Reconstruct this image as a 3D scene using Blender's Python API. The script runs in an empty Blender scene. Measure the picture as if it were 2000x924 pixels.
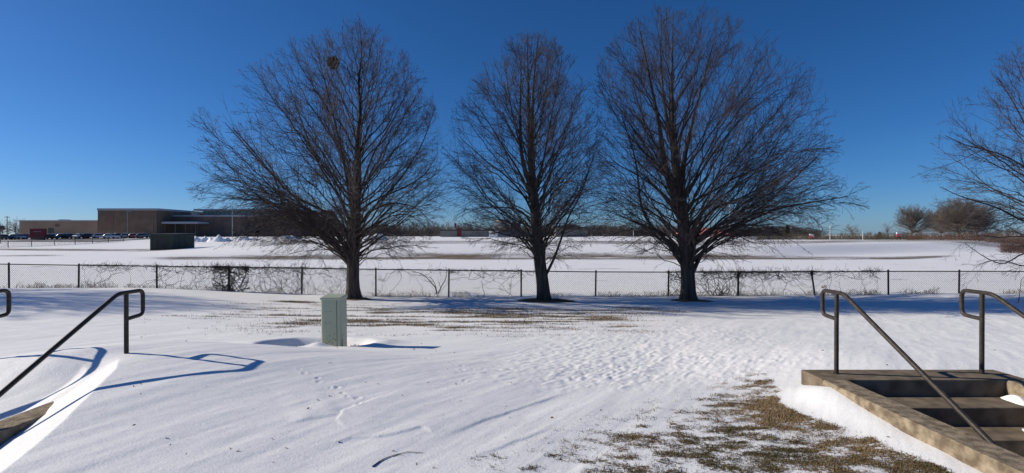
import bpy, math, random
import numpy as np
from mathutils import Vector

R = math.radians
C = bpy.context.scene.collection
scene = bpy.context.scene

# ------------------------------------------------------------------ camera, sky, sun, exposure
CZ = 1.57
cam_d = bpy.data.cameras.new('camera'); cam = bpy.data.objects.new('camera', cam_d); C.objects.link(cam)
cam_d.sensor_width = 36.0; cam_d.lens = 18.0; cam_d.clip_start = 0.05; cam_d.clip_end = 6000
cam.location = (0, 0, CZ); cam.rotation_euler = (R(90 - 0.23), 0, 0)
scene.camera = cam

SUN_EL, SUN_AZ = 27.0, -82.0          # azimuth from +Y, negative = to the left
sd = Vector((math.sin(R(SUN_AZ)) * math.cos(R(SUN_EL)), math.cos(R(SUN_AZ)) * math.cos(R(SUN_EL)), math.sin(R(SUN_EL))))
world = bpy.data.worlds.new('World'); scene.world = world; world.use_nodes = True
wn = world.node_tree.nodes; wl = world.node_tree.links
bg = wn['Background']
sky = wn.new('ShaderNodeTexSky'); sky.sky_type = 'NISHITA'; sky.sun_disc = False
sky.sun_elevation = R(SUN_EL); sky.sun_rotation = R(SUN_AZ)
sky.altitude = 0; sky.air_density = 0.75; sky.dust_density = 0.3; sky.ozone_density = 10.0
hsv = wn.new('ShaderNodeHueSaturation'); hsv.inputs['Saturation'].default_value = 1.08
wl.new(sky.outputs[0], hsv.inputs['Color']); wl.new(hsv.outputs[0], bg.inputs['Color'])
bg.inputs['Strength'].default_value = 0.0905
sun_d = bpy.data.lights.new('sun', 'SUN'); sun = bpy.data.objects.new('sun', sun_d); C.objects.link(sun)
sun_d.energy = 5.0; sun_d.angle = R(0.5); sun_d.color = (1.0, 0.91, 0.75)
sun.rotation_euler = sd.to_track_quat('Z', 'Y').to_euler()
vs = scene.view_settings
vs.view_transform = 'Standard'; vs.look = 'None'; vs.exposure = 0.0; vs.gamma = 1.0; vs.use_curve_mapping = False

rng = np.random.default_rng(7)
random.seed(7)

# ------------------------------------------------------------------ helpers
def at(px, py, d):
    """the point at depth d that the photograph shows at pixel px, py"""
    return np.array([(px - 1000) / 1000 * d, d, CZ - (py - 458) / 1000 * d])

def sstep(a, b, x):
    t = np.clip((x - a) / (b - a), 0, 1)
    return t * t * (3 - 2 * t)

def vnoise(x, y, seed=0):
    x = np.asarray(x, float); y = np.asarray(y, float)
    xi = np.floor(x).astype(np.int64); yi = np.floor(y).astype(np.int64)
    fx = x - xi; fy = y - yi
    fx = fx * fx * (3 - 2 * fx); fy = fy * fy * (3 - 2 * fy)
    def h(a, b):
        n = (a * 374761393 + b * 668265263 + seed * 974634777) & 0x7fffffff
        n = ((n ^ (n >> 13)) * 1274126177) & 0x7fffffff
        n = ((n ^ (n >> 15)) * 2246822519) & 0x7fffffff
        return ((n ^ (n >> 16)) & 0xffffff) / float(0xffffff)
    a = h(xi, yi); b = h(xi + 1, yi); c = h(xi, yi + 1); d = h(xi + 1, yi + 1)
    return (a * (1 - fx) + b * fx) * (1 - fy) + (c * (1 - fx) + d * fx) * fy

def fbm(x, y, seed=0, oct=4):
    s = 0; a = 0.5; tot = 0
    for i in range(oct):
        s = s + a * vnoise(x * 2 ** i, y * 2 ** i, seed + i * 17); tot += a; a *= 0.5
    return s / tot

def mesh_np(name, V, F, mat, parent=None, smooth=True, attr=None):
    V = np.asarray(V, np.float32); F = np.asarray(F, np.int32)
    me = bpy.data.meshes.new(name)
    n, k = F.shape
    me.vertices.add(len(V)); me.vertices.foreach_set('co', V.ravel())
    me.loops.add(n * k); me.loops.foreach_set('vertex_index', F.ravel())
    me.polygons.add(n); me.polygons.foreach_set('loop_start', np.arange(0, n * k, k, dtype=np.int32))
    me.polygons.foreach_set('use_smooth', np.full(n, smooth, bool))
    me.update(calc_edges=True)
    if attr:
        for an, av in attr.items():
            a = me.attributes.new(an, 'FLOAT', 'POINT'); a.data.foreach_set('value', np.asarray(av, np.float32))
    o = bpy.data.objects.new(name, me); C.objects.link(o)
    if mat: me.materials.append(mat)
    if parent: o.parent = parent
    return o

class MB:
    """collects boxes, tubes and polygons and links them as one mesh object"""
    def __init__(s): s.v = []; s.f = []; s.sm = []
    def add(s, vs, fs, smooth=False):
        b = len(s.v); s.v += [tuple(map(float, p)) for p in vs]
        for f in fs: s.f.append(tuple(i + b for i in f)); s.sm.append(smooth)
        return s
    def box(s, x0, x1, y0, y1, z0, z1):
        return s.add([(x0,y0,z0),(x1,y0,z0),(x1,y1,z0),(x0,y1,z0),(x0,y0,z1),(x1,y0,z1),(x1,y1,z1),(x0,y1,z1)],
                     [(0,3,2,1),(4,5,6,7),(0,1,5,4),(1,2,6,5),(2,3,7,6),(3,0,4,7)])
    def tube(s, pts, r, n=10, cap=True):
        pts = [Vector(p) for p in pts]; m = len(pts)
        rs = r if isinstance(r, (list, tuple)) else [r] * m
        T = []
        for i in range(m):
            t = (pts[min(i + 1, m - 1)] - pts[max(i - 1, 0)]).normalized(); T.append(t)
        ref = Vector((1, 0, 0)) if abs(T[0].x) < 0.8 else Vector((0, 0, 1))
        V = []; prev = None
        for i in range(m):
            b = (ref - T[i] * ref.dot(T[i])) if prev is None else (prev - T[i] * prev.dot(T[i]))
            b.normalize(); prev = b; c = T[i].cross(b)
            for k in range(n):
                a = 2 * math.pi * k / n
                V.append(pts[i] + (b * math.cos(a) + c * math.sin(a)) * rs[i])
        F = [(i*n+k, i*n+(k+1)%n, (i+1)*n+(k+1)%n, (i+1)*n+k) for i in range(m-1) for k in range(n)]
        s.add(V, F, True)
        if cap:
            s.add(V[:n], [tuple(range(n))[::-1]]); s.add(V[-n:], [tuple(range(n))])
        return s
    def build(s, name, mat, parent=None, bevel=0.0, seg=2):
        me = bpy.data.meshes.new(name); me.from_pydata(s.v, [], s.f); me.update()
        me.polygons.foreach_set('use_smooth', s.sm)
        o = bpy.data.objects.new(name, me); C.objects.link(o); me.materials.append(mat)
        if parent: o.parent = parent
        if bevel:
            b = o.modifiers.new('bevel', 'BEVEL'); b.width = bevel; b.segments = seg; b.limit_method = 'ANGLE'
        return o

def tag(o, label=None, cat=None, group=None, kind=None):
    if label: o['label'] = label
    if cat: o['category'] = cat
    if group: o['group'] = group
    if kind: o['kind'] = kind
    return o

def empty(name, loc=(0, 0, 0), rz=0):
    o = bpy.data.objects.new(name, None); C.objects.link(o)
    o.location = loc; o.rotation_euler = (0, 0, rz); o.empty_display_size = 0.3
    return o

def dup(root, loc, rz=0, sc=None, label=None, group=None):
    r = root.copy(); C.objects.link(r); r.location = loc; r.rotation_euler = (0, 0, rz)
    if sc is not None: r.scale = sc
    if label: r['label'] = label
    if group: r['group'] = group
    for ch in list(root.children):
        c = ch.copy(); C.objects.link(c); c.parent = r
        for g in ch.children:
            e = g.copy(); C.objects.link(e); e.parent = c
    return r

def mat(name, col, rough=0.8, col2=None, scale=8.0, stretch=(1, 1, 1), bump=0.0, bscale=30.0, metal=0.0, lo=0.35, hi=0.65, spec=0.3, detail=5, bdist=0.02):
    m = bpy.data.materials.new(name); m.use_nodes = True
    nt = m.node_tree; n = nt.nodes; l = nt.links; p = n['Principled BSDF']
    p.inputs['Roughness'].default_value = rough; p.inputs['Metallic'].default_value = metal
    p.inputs['Specular IOR Level'].default_value = spec
    p.inputs['Base Color'].default_value = (*col, 1)
    if col2 or bump:
        tc = n.new('ShaderNodeTexCoord'); mp = n.new('ShaderNodeMapping'); mp.inputs['Scale'].default_value = stretch
        l.new(tc.outputs['Object'], mp.inputs['Vector'])
    if col2:
        nz = n.new('ShaderNodeTexNoise'); nz.inputs['Scale'].default_value = scale; nz.inputs['Detail'].default_value = detail
        l.new(mp.outputs[0], nz.inputs['Vector'])
        cr = n.new('ShaderNodeValToRGB'); cr.color_ramp.elements[0].position = lo; cr.color_ramp.elements[1].position = hi
        cr.color_ramp.elements[0].color = (*col, 1); cr.color_ramp.elements[1].color = (*col2, 1)
        l.new(nz.outputs['Fac'], cr.inputs[0]); l.new(cr.outputs[0], p.inputs['Base Color'])
    if bump:
        nb = n.new('ShaderNodeTexNoise'); nb.inputs['Scale'].default_value = bscale; nb.inputs['Detail'].default_value = 6
        l.new(mp.outputs[0], nb.inputs['Vector'])
        bp = n.new('ShaderNodeBump'); bp.inputs['Strength'].default_value = bump; bp.inputs['Distance'].default_value = bdist
        l.new(nb.outputs['Fac'], bp.inputs['Height']); l.new(bp.outputs[0], p.inputs['Normal'])
    return m

M = {}
M['bark'] = mat('bark', (0.030, 0.024, 0.021), 0.9, (0.085, 0.070, 0.060), 9, (1, 1, 0.18), 0.9, 22, bdist=0.04)
M['twig'] = mat('twig', (0.038, 0.029, 0.031), 0.75, (0.080, 0.058, 0.060), 2.0)
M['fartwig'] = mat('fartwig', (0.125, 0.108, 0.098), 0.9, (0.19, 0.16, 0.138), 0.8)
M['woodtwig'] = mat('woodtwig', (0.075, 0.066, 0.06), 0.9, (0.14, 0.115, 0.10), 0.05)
M['brush'] = mat('brush', (0.13, 0.075, 0.05), 0.9, (0.21, 0.12, 0.08), 1.5)
M['post'] = mat('post', (0.028, 0.024, 0.024), 0.6, (0.055, 0.045, 0.042), 12)
M['wire'] = mat('wire', (0.05, 0.052, 0.06), 0.6)
M['railpaint'] = mat('railpaint', (0.022, 0.018, 0.016), 0.5, (0.052, 0.040, 0.032), 26, (1, 1, 1), 0.3, 60, spec=0.35, bdist=0.004)
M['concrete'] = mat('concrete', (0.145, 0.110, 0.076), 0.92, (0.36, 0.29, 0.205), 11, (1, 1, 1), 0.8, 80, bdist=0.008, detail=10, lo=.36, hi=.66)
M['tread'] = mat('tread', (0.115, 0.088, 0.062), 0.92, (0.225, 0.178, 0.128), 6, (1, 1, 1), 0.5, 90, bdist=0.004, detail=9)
M['cabinet'] = mat('cabinet', (0.34, 0.375, 0.275), 0.45, (0.38, 0.415, 0.31), 3, spec=0.45)
M['cabinetlid'] = mat('cabinetlid', (0.36, 0.40, 0.30), 0.45, (0.41, 0.45, 0.345), 3, spec=0.45)
M['rust'] = mat('rust', (0.05, 0.04, 0.03), 0.9)
M['snow'] = mat('snow', (0.80, 0.81, 0.84), 0.7, (0.86, 0.87, 0.89), 3, (1, 1, 1), 0.25, 60, bdist=0.01)
M['blade'] = None
M['leaf'] = mat('leaf', (0.10, 0.055, 0.03), 0.9, (0.19, 0.11, 0.06), 30)
M['vine'] = mat('vine', (0.05, 0.042, 0.04), 0.9, (0.10, 0.08, 0.07), 6)
M['weed'] = mat('weed', (0.20, 0.155, 0.11), 0.9, (0.33, 0.26, 0.19), 6)
M['spruce'] = mat('spruce', (0.022, 0.032, 0.020), 0.9, (0.05, 0.062, 0.038), 1.5)
M['brick'] = mat('brick', (0.165, 0.108, 0.076), 0.9, (0.215, 0.145, 0.102), 0.4)
M['tanbrick'] = mat('tanbrick', (0.235, 0.165, 0.118), 0.9, (0.31, 0.225, 0.165), 0.12)
M['darkbrick'] = mat('darkbrick', (0.12, 0.085, 0.07), 0.9, (0.17, 0.12, 0.095), 0.3)
M['coping'] = mat('coping', (0.36, 0.38, 0.42), 0.5, metal=0.0)
M['glass'] = mat('glass', (0.03, 0.035, 0.04), 0.08, spec=0.6)
M['greenglass'] = mat('greenglass', (0.16, 0.24, 0.23), 0.15, spec=0.6)
M['shed'] = mat('shed', (0.040, 0.052, 0.042), 0.6, (0.058, 0.070, 0.056), 2)
M['asphalt'] = mat('asphalt', (0.10, 0.105, 0.12), 0.9, (0.45, 0.46, 0.50), 0.14, (1, 0.5, 1), lo=0.45, hi=0.62)
M['signred'] = mat('signred', (0.16, 0.022, 0.030), 0.6)
M['brightred'] = mat('brightred', (0.62, 0.035, 0.045), 0.5)
M['white'] = mat('white', (0.80, 0.80, 0.80), 0.5)
M['redroof'] = mat('redroof', (0.55, 0.17, 0.15), 0.7, (0.62, 0.22, 0.19), 0.3)
M['tyre'] = mat('tyre', (0.02, 0.02, 0.02), 0.9)
M['greymetal'] = mat('greymetal', (0.25, 0.26, 0.28), 0.5, (0.32, 0.33, 0.35), 1)
M['darkroof'] = mat('darkroof', (0.045, 0.042, 0.045), 0.9, (0.075, 0.07, 0.07), 0.5)
M['siding'] = mat('siding', (0.17, 0.165, 0.155), 0.9, (0.21, 0.20, 0.19), 0.5)
M['polewood'] = mat('polewood', (0.09, 0.07, 0.055), 0.9)
M['banner'] = mat('banner', (0.14, 0.03, 0.10), 0.7)

# ------------------------------------------------------------------ terrain
WX0, WX1, SX0, SX1 = 3.36, 3.63, 3.63, 5.33      # right stair: side wall, inner width
LSH = -9.68                                       # the left stair is the same stair shifted
# tree bases (x, depth, ring radius)
T1D, T2D, T3D, T4D = 19.7, 19.0, 19.0, 18.6
TB = [((690 - 1000) / 1000 * T1D, T1D, 0.62), ((1063 - 1000) / 1000 * T2D, T2D, 1.10), ((1345 - 1000) / 1000 * T3D, T3D, 0.80)]

POLY_LEDGE = [  # broken crust edges (x, d) with a step height
    ([(-1.05, 5.55), (-1.25, 5.1), (-1.52, 4.62), (-1.50, 4.42), (-1.30, 4.18)], 0.008),
    ([(-1.55, 3.88), (-1.30, 4.12), (-1.02, 4.20), (-0.78, 4.42), (-0.70, 4.36), (-0.66, 4.25)], 0.011),
    ([(-0.75, 4.05), (-0.35, 4.55), (0.05, 5.05), (0.30, 5.35), (0.62, 5.75)], 0.013),
    ([(-0.45, 3.75), (0.05, 4.25), (0.45, 4.65)], 0.008),
    ([(-1.9, 4.3), (-1.45, 4.6)], 0.010),
]

def ledge(X, D):
    out = np.zeros_like(X)
    for pts, h in POLY_LEDGE:
        best = np.full(X.shape, 9.0); side = np.zeros_like(X); along = np.zeros_like(X)
        n = len(pts) - 1
        for i in range(n):
            ax, ay = pts[i]; bx, by = pts[i + 1]; dx, dy = bx - ax, by - ay; L2 = dx * dx + dy * dy
            t = np.clip(((X - ax) * dx + (D - ay) * dy) / L2, 0, 1)
            ex = X - ax - t * dx; ey = D - ay - t * dy
            dist = np.hypot(ex, ey); s = np.sign(dx * ey - dy * ex)
            m = dist < best
            best = np.where(m, dist, best); side = np.where(m, s, side); along = np.where(m, (i + t) / n, along)
        w = best + 0.02 * (vnoise(X * 9, D * 9, 5) - 0.5)
        prof = np.where(side > 0, np.exp(-np.abs(w) / 0.55), np.exp(-(w / 0.016) ** 2)) * (0.65 + 0.5 * vnoise(along * 4, along * 0 + h * 1000, 6))
        out += h * prof * sstep(0, 0.35, along) * sstep(1.0, 0.7, along)
    return out

_tr = np.random.default_rng(77)
TRACKS = []
for (ax, ay), (bx, by), n in (((-2.35, 5.6), (-1.6, 5.05), 7), ((-1.75, 5.2), (-1.35, 4.75), 5), ((-2.4, 7.3), (-1.1, 7.2), 9), ((-1.2, 7.2), (-.4, 6.6), 8), ((-.6, 6.5), (.3, 6.9), 8), ((-0.6, 5.9), (-.45, 5.9), 2), ((4.0, 9.0), (6.2, 8.4), 12), ((-6.5, 10.5), (-3.9, 9.9), 10)):
    for k in range(n):
        t = k / n + _tr.normal(0, .03)
        TRACKS.append((ax + (bx - ax) * t + _tr.normal(0, .04), ay + (by - ay) * t + _tr.normal(0, .04), _tr.uniform(.018, .03), _tr.uniform(.003, .008)))

def ground(X, D, fine=True):
    X = np.asarray(X, float); D = np.asarray(D, float)
    u = X / np.maximum(D, 0.5)
    z = np.interp(D, [0, 3.5, 5, 7, 9, 12, 15, 18, 20.5, 22, 30, 50], [-.16, -.18, -.22, -.30, -.41, -.56, -.74, -.88, -.95, -1.0, -1.05, -.95])
    lawn = sstep(24, 20, D)
    z = z + 0.33 * sstep(4, 17, -X) * sstep(10, 18, D) * sstep(40, 22, D)
    z = z + 0.10 * sstep(8, 20, X) * sstep(12, 19, D) * sstep(30, 22, D)
    # drift round the left stair head
    sg = np.where(D < 6.2, 3.0, 1.75)
    z = z + 0.50 * np.exp(-((X + 4.6) / np.where(X > -4.6, 3.5, 2.6)) ** 2 - ((D - 6.2) / sg) ** 2)
    # scoop beside the left stair wall, then the filled stair itself
    xr = np.interp(D, [1.0, 3.37, 4.1, 5.2, 5.6], [-3.22, -3.36, -3.58, -4.02, -4.3])
    scoop = np.clip(xr - X, 0, 1.2)
    near = sstep(5.75, 5.3, D)
    z = z - np.where(X > -4.6, 0.42 * scoop, 0.42 * np.clip(xr + 4.6, 0, 1.2)) * near
    zin = 0.03 + 0.23 * (D - 4.95) + 0.05 * np.clip(-4.35 - X, -.3, 1.2) + 0.10 * np.exp(-((X + 5.9) / .4) ** 2) + 0.05 * (vnoise(X * 1.3, D * 1.3, 3) - 0.5)
    inst = sstep(-4.10, -4.80, X) * sstep(-6.6, -6.2, X) * sstep(6.3, 5.9, D)
    z = z * (1 - inst) + np.minimum(z + 0.03, zin) * inst
    # drift along the right stair wall, snow level behind the landing
    amp = np.interp(D, [2, 3.8, 4.4, 4.9, 5.4, 5.65, 5.9], [.04, .05, .07, .12, .16, .08, 0.0])
    z = z + amp * np.exp(-(np.clip(WX0 - X, 0, 9) / 0.30) ** 2) * sstep(WX0 + 0.3, WX0 + 0.1, X)
    z = z + 0.25 * sstep(2.0, 5.0, X) * sstep(4.8, 6.4, D) * np.where(D < 6.6, 1.0, np.exp(-((D - 6.6) / 2.2) ** 2))
    # pit round the cabinet
    px, pd = -3.10, 9.0
    ell = np.hypot((X - px + 0.50) / (0.98 + 0.30 * (vnoise(X * 2, D * 2, 13) - .5)), (D - pd - 0.16) / (0.50 + .12 * (vnoise(X * 3, D * 3, 14) - .5)))
    z = z + 0.05 * np.exp(-((ell - 1.2) / 0.35) ** 2) * sstep(-.3, .4, D - pd) - 0.15 * sstep(1.10, 0.80, ell)
    z = z + 0.10 * np.exp(-((X - px + 0.20) / 0.17) ** 2 - ((D - pd + 0.32) / 0.12) ** 2)
    # beyond the fence: embankment in the middle, gentle rise on the left
    emb = sstep(-0.78, -0.36, u)
    r = sstep(0.45, 1.05, u)
    foot = 55 + 22 * r; top = 63 + 32 * r
    zc = -0.95 + 1.28 * sstep(0, 1, (D - foot) / (top - foot)) + 0.42 * sstep(70, 180, D)
    zc = zc - 0.85 * sstep(0.86, 1.05, u) * sstep(60, 100, D)
    zl = np.interp(D, [50, 75, 100, 130, 150, 168, 200], [-.92, -.83, -.8, -.5, 0.0, .6, .72])
    zf = zl * (1 - emb) + zc * emb
    w = sstep(46, 54, D)
    z = z * (1 - w) + zf * w
    z = z + 0.10 * (fbm(X / 7, D / 5, 21, 3) - 0.5) * sstep(7, 12, D) * sstep(90, 50, D)
    for bx, by, rr in TB:
        z = z + 0.10 * np.exp(-((X - bx) / (rr * .8)) ** 2 - ((D - by) / (rr * .6)) ** 2)
    # small ridge under the fence
    z = z + 0.05 * np.exp(-((D - 20.3) / 0.5) ** 2) * (vnoise(X / 1.4, 0 * X, 33) + 0.2)
    if fine:
        nearm = sstep(26, 12, D)
        a, b = 0.56, 0.83
        al = X * a + D * b; ac = X * b - D * a
        z = z + nearm * (0.035 * (fbm(al / 2.2, ac / 0.55, 41, 3) - 0.5) + 0.010 * (fbm(al / 0.7, ac / 0.11, 43, 3) - 0.5))
        z = z + 0.022 * (fbm(X / 0.7, D / 0.28, 47, 3) - 0.5) * sstep(8, 11, D) * sstep(30, 18, D)
        # wind-pitted field of small bumps
        bm = np.exp(-(((X - 2.1 - (D - 7.5) * 0.25) / 2.4) ** 4)) * sstep(5.4, 6.4, D - 0.12 * X) * sstep(13.5, 10.0, D)
        q = fbm(al / 0.19, ac / 0.085, 51, 3); bm = bm * (0.45 + 0.9 * fbm(X / 1.2, D / 1.2, 53, 2))
        z = z + bm * (0.023 * np.abs(q - 0.5) * 2 - 0.006) + bm * 0.008 * (vnoise(X / .08, D / .10, 57) - .5)
        z = z + ledge(X, D)
        for tx, td, tr, th in TRACKS:
            m = (np.abs(X - tx) < .2) & (np.abs(D - td) < .2)
            if m.any():
                rr = np.hypot(X[m] - tx, (D[m] - td) * .8) / tr
                z[m] += th * (0.55 * np.exp(-(rr - 1.7) ** 2 / .25) - np.exp(-rr ** 2))
    return z

def bare(X, D):
    """how much dead grass shows through the snow, 0..1"""
    X = np.asarray(X, float); D = np.asarray(D, float); u = X / np.maximum(D, 0.5)
    s = X * 0.66 - (D - 3.8) * 0.75
    n1 = fbm(X / 0.55, D / 0.34, 61, 4); n2 = fbm(X / 0.15, D / 0.085, 67, 4)
    base = sstep(-0.15, 1.1, s) * sstep(7.4, 6.3, D) * sstep(1.6, 2.6, D)
    driftw = np.interp(D, [2, 3.8, 4.4, 5.0, 5.4, 5.8, 6.3], [.10, .14, .26, .42, .46, .25, .1]) + 0.14 * (n1 - 0.5)
    edge = sstep(driftw, driftw + 0.10, WX0 - X)
    strip = np.exp(-((WX0 - X - driftw - 0.25) / 0.36) ** 2) * sstep(5.9, 5.6, D) * 0.75
    reach = sstep(-.75, .15, s) * sstep(7.5, 6.5, D)
    p = (0.20 * reach + 0.28 * base + 0.42 * (n1 - 0.47) * base + 1.25 * reach * (n2 - 0.49) + 0.42 * strip * (0.6 + 1.2 * (n1 - .4)) * sstep(0, .3, s)) * edge * (X < WX0) * reach
    p = np.clip(p, 0, 0.80)
    # streaks under the trees
    st = fbm(X / 1.3, D / 0.24, 71, 5)
    e = np.exp(-((X + 1.4) / 4.6) ** 4) * np.exp(-((D - 13.2) / 2.5) ** 4)
    p = np.maximum(p, np.clip(e * (st - 0.42) * 3.6, 0, 0.58))
    e = np.exp(-((X - 1.0) / 4.0) ** 4) * np.exp(-((D - 15.6) / 1.3) ** 4)
    p = np.maximum(p, np.clip(e * (st - 0.43) * 3.2, 0, 0.52))
    e = np.exp(-((X + 7.7) / 0.8) ** 2 - ((D - 18.2) / 0.30) ** 2); p = np.maximum(p, 0.85 * e)
    e = np.exp(-((X + 6.6) / 3.0) ** 4) * np.exp(-((D - 15.4) / 2.6) ** 4); p = np.maximum(p, np.clip(e * (st - 0.56) * 4, 0, .6))
    for bx, by, rr in TB:
        rad = np.hypot((X - bx - 0.1) / rr, (D - by + 0.1) / (rr * 0.62)) + 0.35 * (n1 - 0.5)
        p = np.maximum(p, 0.95 * sstep(1.15, 0.75, rad))
    rad = np.hypot((X + 3.35) / 0.72, (D - 9.02) / 0.30) + 0.5 * (n1 - 0.5); p = np.maximum(p, 0.9 * sstep(1.0, 0.7, rad))
    # bands across the field
    wob = 3.0 * (fbm(X / 26, 0 * X, 81, 3) - 0.5)
    nb = fbm(X / 5, D / 1.2, 83, 3)
    r = sstep(0.52, 0.78, u)
    dl = 54.2 + wob * .6 + 12 * sstep(.75, 1.0, u)
    b1 = np.exp(-((D - dl) / 3.9) ** 4) * sstep(-0.78, -0.62, u) * sstep(.92, .8, u)
    dt = 81 + wob + 16 * r
    b2 = np.exp(-((D - dt) / 16.5) ** 6) * sstep(-0.62, -0.45, u)
    b3 = np.exp(-((D - 80 - wob * 2) / 5.0) ** 4) * sstep(-0.60, -0.74, u)
    b4 = np.exp(-((D - 60 - wob) / 2.6) ** 4) * sstep(-0.82, -0.92, u)
    p = np.maximum(p, np.clip(np.maximum.reduce([b1, 0.8 * b2, 0.95 * b3, 0.7 * b4]) * (0.60 + 0.9 * (nb - 0.45)), 0, 0.80))
    e = np.exp(-(((X + 51) / 4.2) ** 4) - (((D - 74) / 3.5) ** 4)); p = np.maximum(p, e * .6)
    sc = sstep(24, 30, D) * sstep(60, 40, D) * np.clip((fbm(X / 2.5, D / 1.0, 91, 4) - 0.66) * 4, 0, .4)
    return np.maximum(p, sc)

def build_ground():
    d = [0.6]
    while d[-1] < 2.6: d.append(d[-1] * 1.05)
    while d[-1] < 9: d.append(d[-1] * 1.0042)
    while d[-1] < 24: d.append(d[-1] * 1.0050)
    while d[-1] < 130: d.append(d[-1] * 1.014)
    while d[-1] < 2500: d.append(d[-1] * 1.06)
    d = np.array(d)
    uc = np.linspace(-1.12, 1.12, 760)
    ext = 1.12 + np.cumsum(np.linspace(0.006, 0.16, 36))
    uu = np.concatenate([-ext[::-1], uc, ext])
    U, D = np.meshgrid(uu, d)
    X = U * D
    Z = ground(X, D)
    nb = bare(X, D)
    V = np.stack([X, D, Z], -1).reshape(-1, 3)
    nr, nc = D.shape
    i = (np.arange(nr - 1)[:, None] * nc + np.arange(nc - 1)[None, :]).ravel()
    F = np.stack([i, i + 1, i + nc + 1, i + nc], 1)
    cx = V[F].mean(1)
    hole = (cx[:, 0] > WX0 + 0.10) & (cx[:, 0] < SX1 + 0.17) & (cx[:, 1] < 5.88)
    F = F[~hole]
    o = mesh_np('ground', V, F, ground_material(), attr={'bare': nb.ravel()})
    tag(o, kind='structure')
    return o

def ground_material():
    m = bpy.data.materials.new('snowy_lawn'); m.use_nodes = True
    nt = m.node_tree; n = nt.nodes; l = nt.links; p = n['Principled BSDF']
    p.inputs['Roughness'].default_value = 0.65; p.inputs['Specular IOR Level'].default_value = 0.25
    geo = n.new('ShaderNodeNewGeometry')
    at_ = n.new('ShaderNodeAttribute'); at_.attribute_name = 'bare'
    def noise(scale, detail, stretch=(1, 1, 1), rough=0.6):
        mp = n.new('ShaderNodeMapping'); mp.inputs['Scale'].default_value = stretch
        l.new(geo.outputs['Position'], mp.inputs['Vector'])
        z = n.new('ShaderNodeTexNoise'); z.inputs['Scale'].default_value = scale; z.inputs['Detail'].default_value = detail
        z.inputs['Roughness'].default_value = rough
        l.new(mp.outputs[0], z.inputs['Vector']); return z.outputs['Fac']
    def math_(op, a, b=None, c=None):
        x = n.new('ShaderNodeMath'); x.operation = op
        for k, v in enumerate((a, b, c)):
            if v is None: continue
            if isinstance(v, (int, float)): x.inputs[k].default_value = v
            else: l.new(v, x.inputs[k])
        return x.outputs[0]
    fine = noise(34, 6, (1, 1.4, 1), 0.75)
    broad = noise(3.0, 5, (0.45, 1.6, 1))
    a = math_('MULTIPLY_ADD', fine, 2.6, -1.30)
    b = math_('MULTIPLY_ADD', broad, 0.9, -0.45)
    s = math_('ADD', at_.outputs['Fac'], math_('ADD', a, b))
    mr = n.new('ShaderNodeMapRange'); mr.interpolation_type = 'SMOOTHSTEP'
    mr.inputs['From Min'].default_value = 0.44; mr.inputs['From Max'].default_value = 0.60
    l.new(s, mr.inputs['Value'])
    gate = n.new('ShaderNodeMapRange'); gate.inputs['From Min'].default_value = 0.02; gate.inputs['From Max'].default_value = 0.12
    l.new(at_.outputs['Fac'], gate.inputs['Value'])
    fac = math_('MULTIPLY', mr.outputs[0], gate.outputs[0])
    gc = n.new('ShaderNodeValToRGB'); e = gc.color_ramp.elements
    e[0].position = 0.30; e[0].color = (0.045, 0.040, 0.020, 1); e[1].position = 0.70; e[1].color = (0.33, 0.24, 0.135, 1)
    k = e.new(0.5); k.color = (0.16, 0.115, 0.06, 1)
    gn = math_('ADD', math_('MULTIPLY', noise(70, 4), 0.65), math_('MULTIPLY', noise(1.3, 3), 0.35))
    l.new(gn, gc.inputs[0])
    sc = n.new('ShaderNodeValToRGB'); e = sc.color_ramp.elements
    e[0].position = 0.3; e[0].color = (0.81, 0.815, 0.84, 1); e[1].position = 0.7; e[1].color = (0.88, 0.88, 0.895, 1)
    l.new(noise(0.9, 8, (0.7, 1.4, 1)), sc.inputs[0])
    mx = n.new('ShaderNodeMix'); mx.data_type = 'RGBA'
    l.new(fac, mx.inputs['Factor']); l.new(sc.outputs[0], mx.inputs['A']); l.new(gc.outputs[0], mx.inputs['B'])
    l.new(mx.outputs['Result'], p.inputs['Base Color'])
    h = math_('ADD', math_('MULTIPLY', noise(60, 5), 0.5), math_('MULTIPLY', noise(9, 5, (0.6, 1.5, 1)), 1.0))
    h = math_('SUBTRACT', h, math_('MULTIPLY', fac, 0.8))
    bp = n.new('ShaderNodeBump'); bp.inputs['Strength'].default_value = 0.55; bp.inputs['Distance'].default_value = 0.014
    l.new(h, bp.inputs['Height']); l.new(bp.outputs[0], p.inputs['Normal'])
    return m

build_ground()
def gz(x, d): return float(ground(np.array([x]), np.array([d]), False)[0])

# parking lot strip in front of the school
def sheet(name, x0, x1, y0, y1, m, nx=40, ny=14, lift=0.04):
    X, D = np.meshgrid(np.linspace(x0, x1, nx), np.linspace(y0, y1, ny))
    V = np.stack([X, D, ground(X, D, False) + lift], -1).reshape(-1, 3)
    i = (np.arange(ny - 1)[:, None] * nx + np.arange(nx - 1)[None, :]).ravel()
    o = mesh_np(name, V, np.stack([i, i + 1, i + nx + 1, i + nx], 1), m); tag(o, kind='structure'); return o
sheet('parking_lot', -260, -108, 134, 176, M['asphalt'], 80, 60, 0.06)

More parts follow.
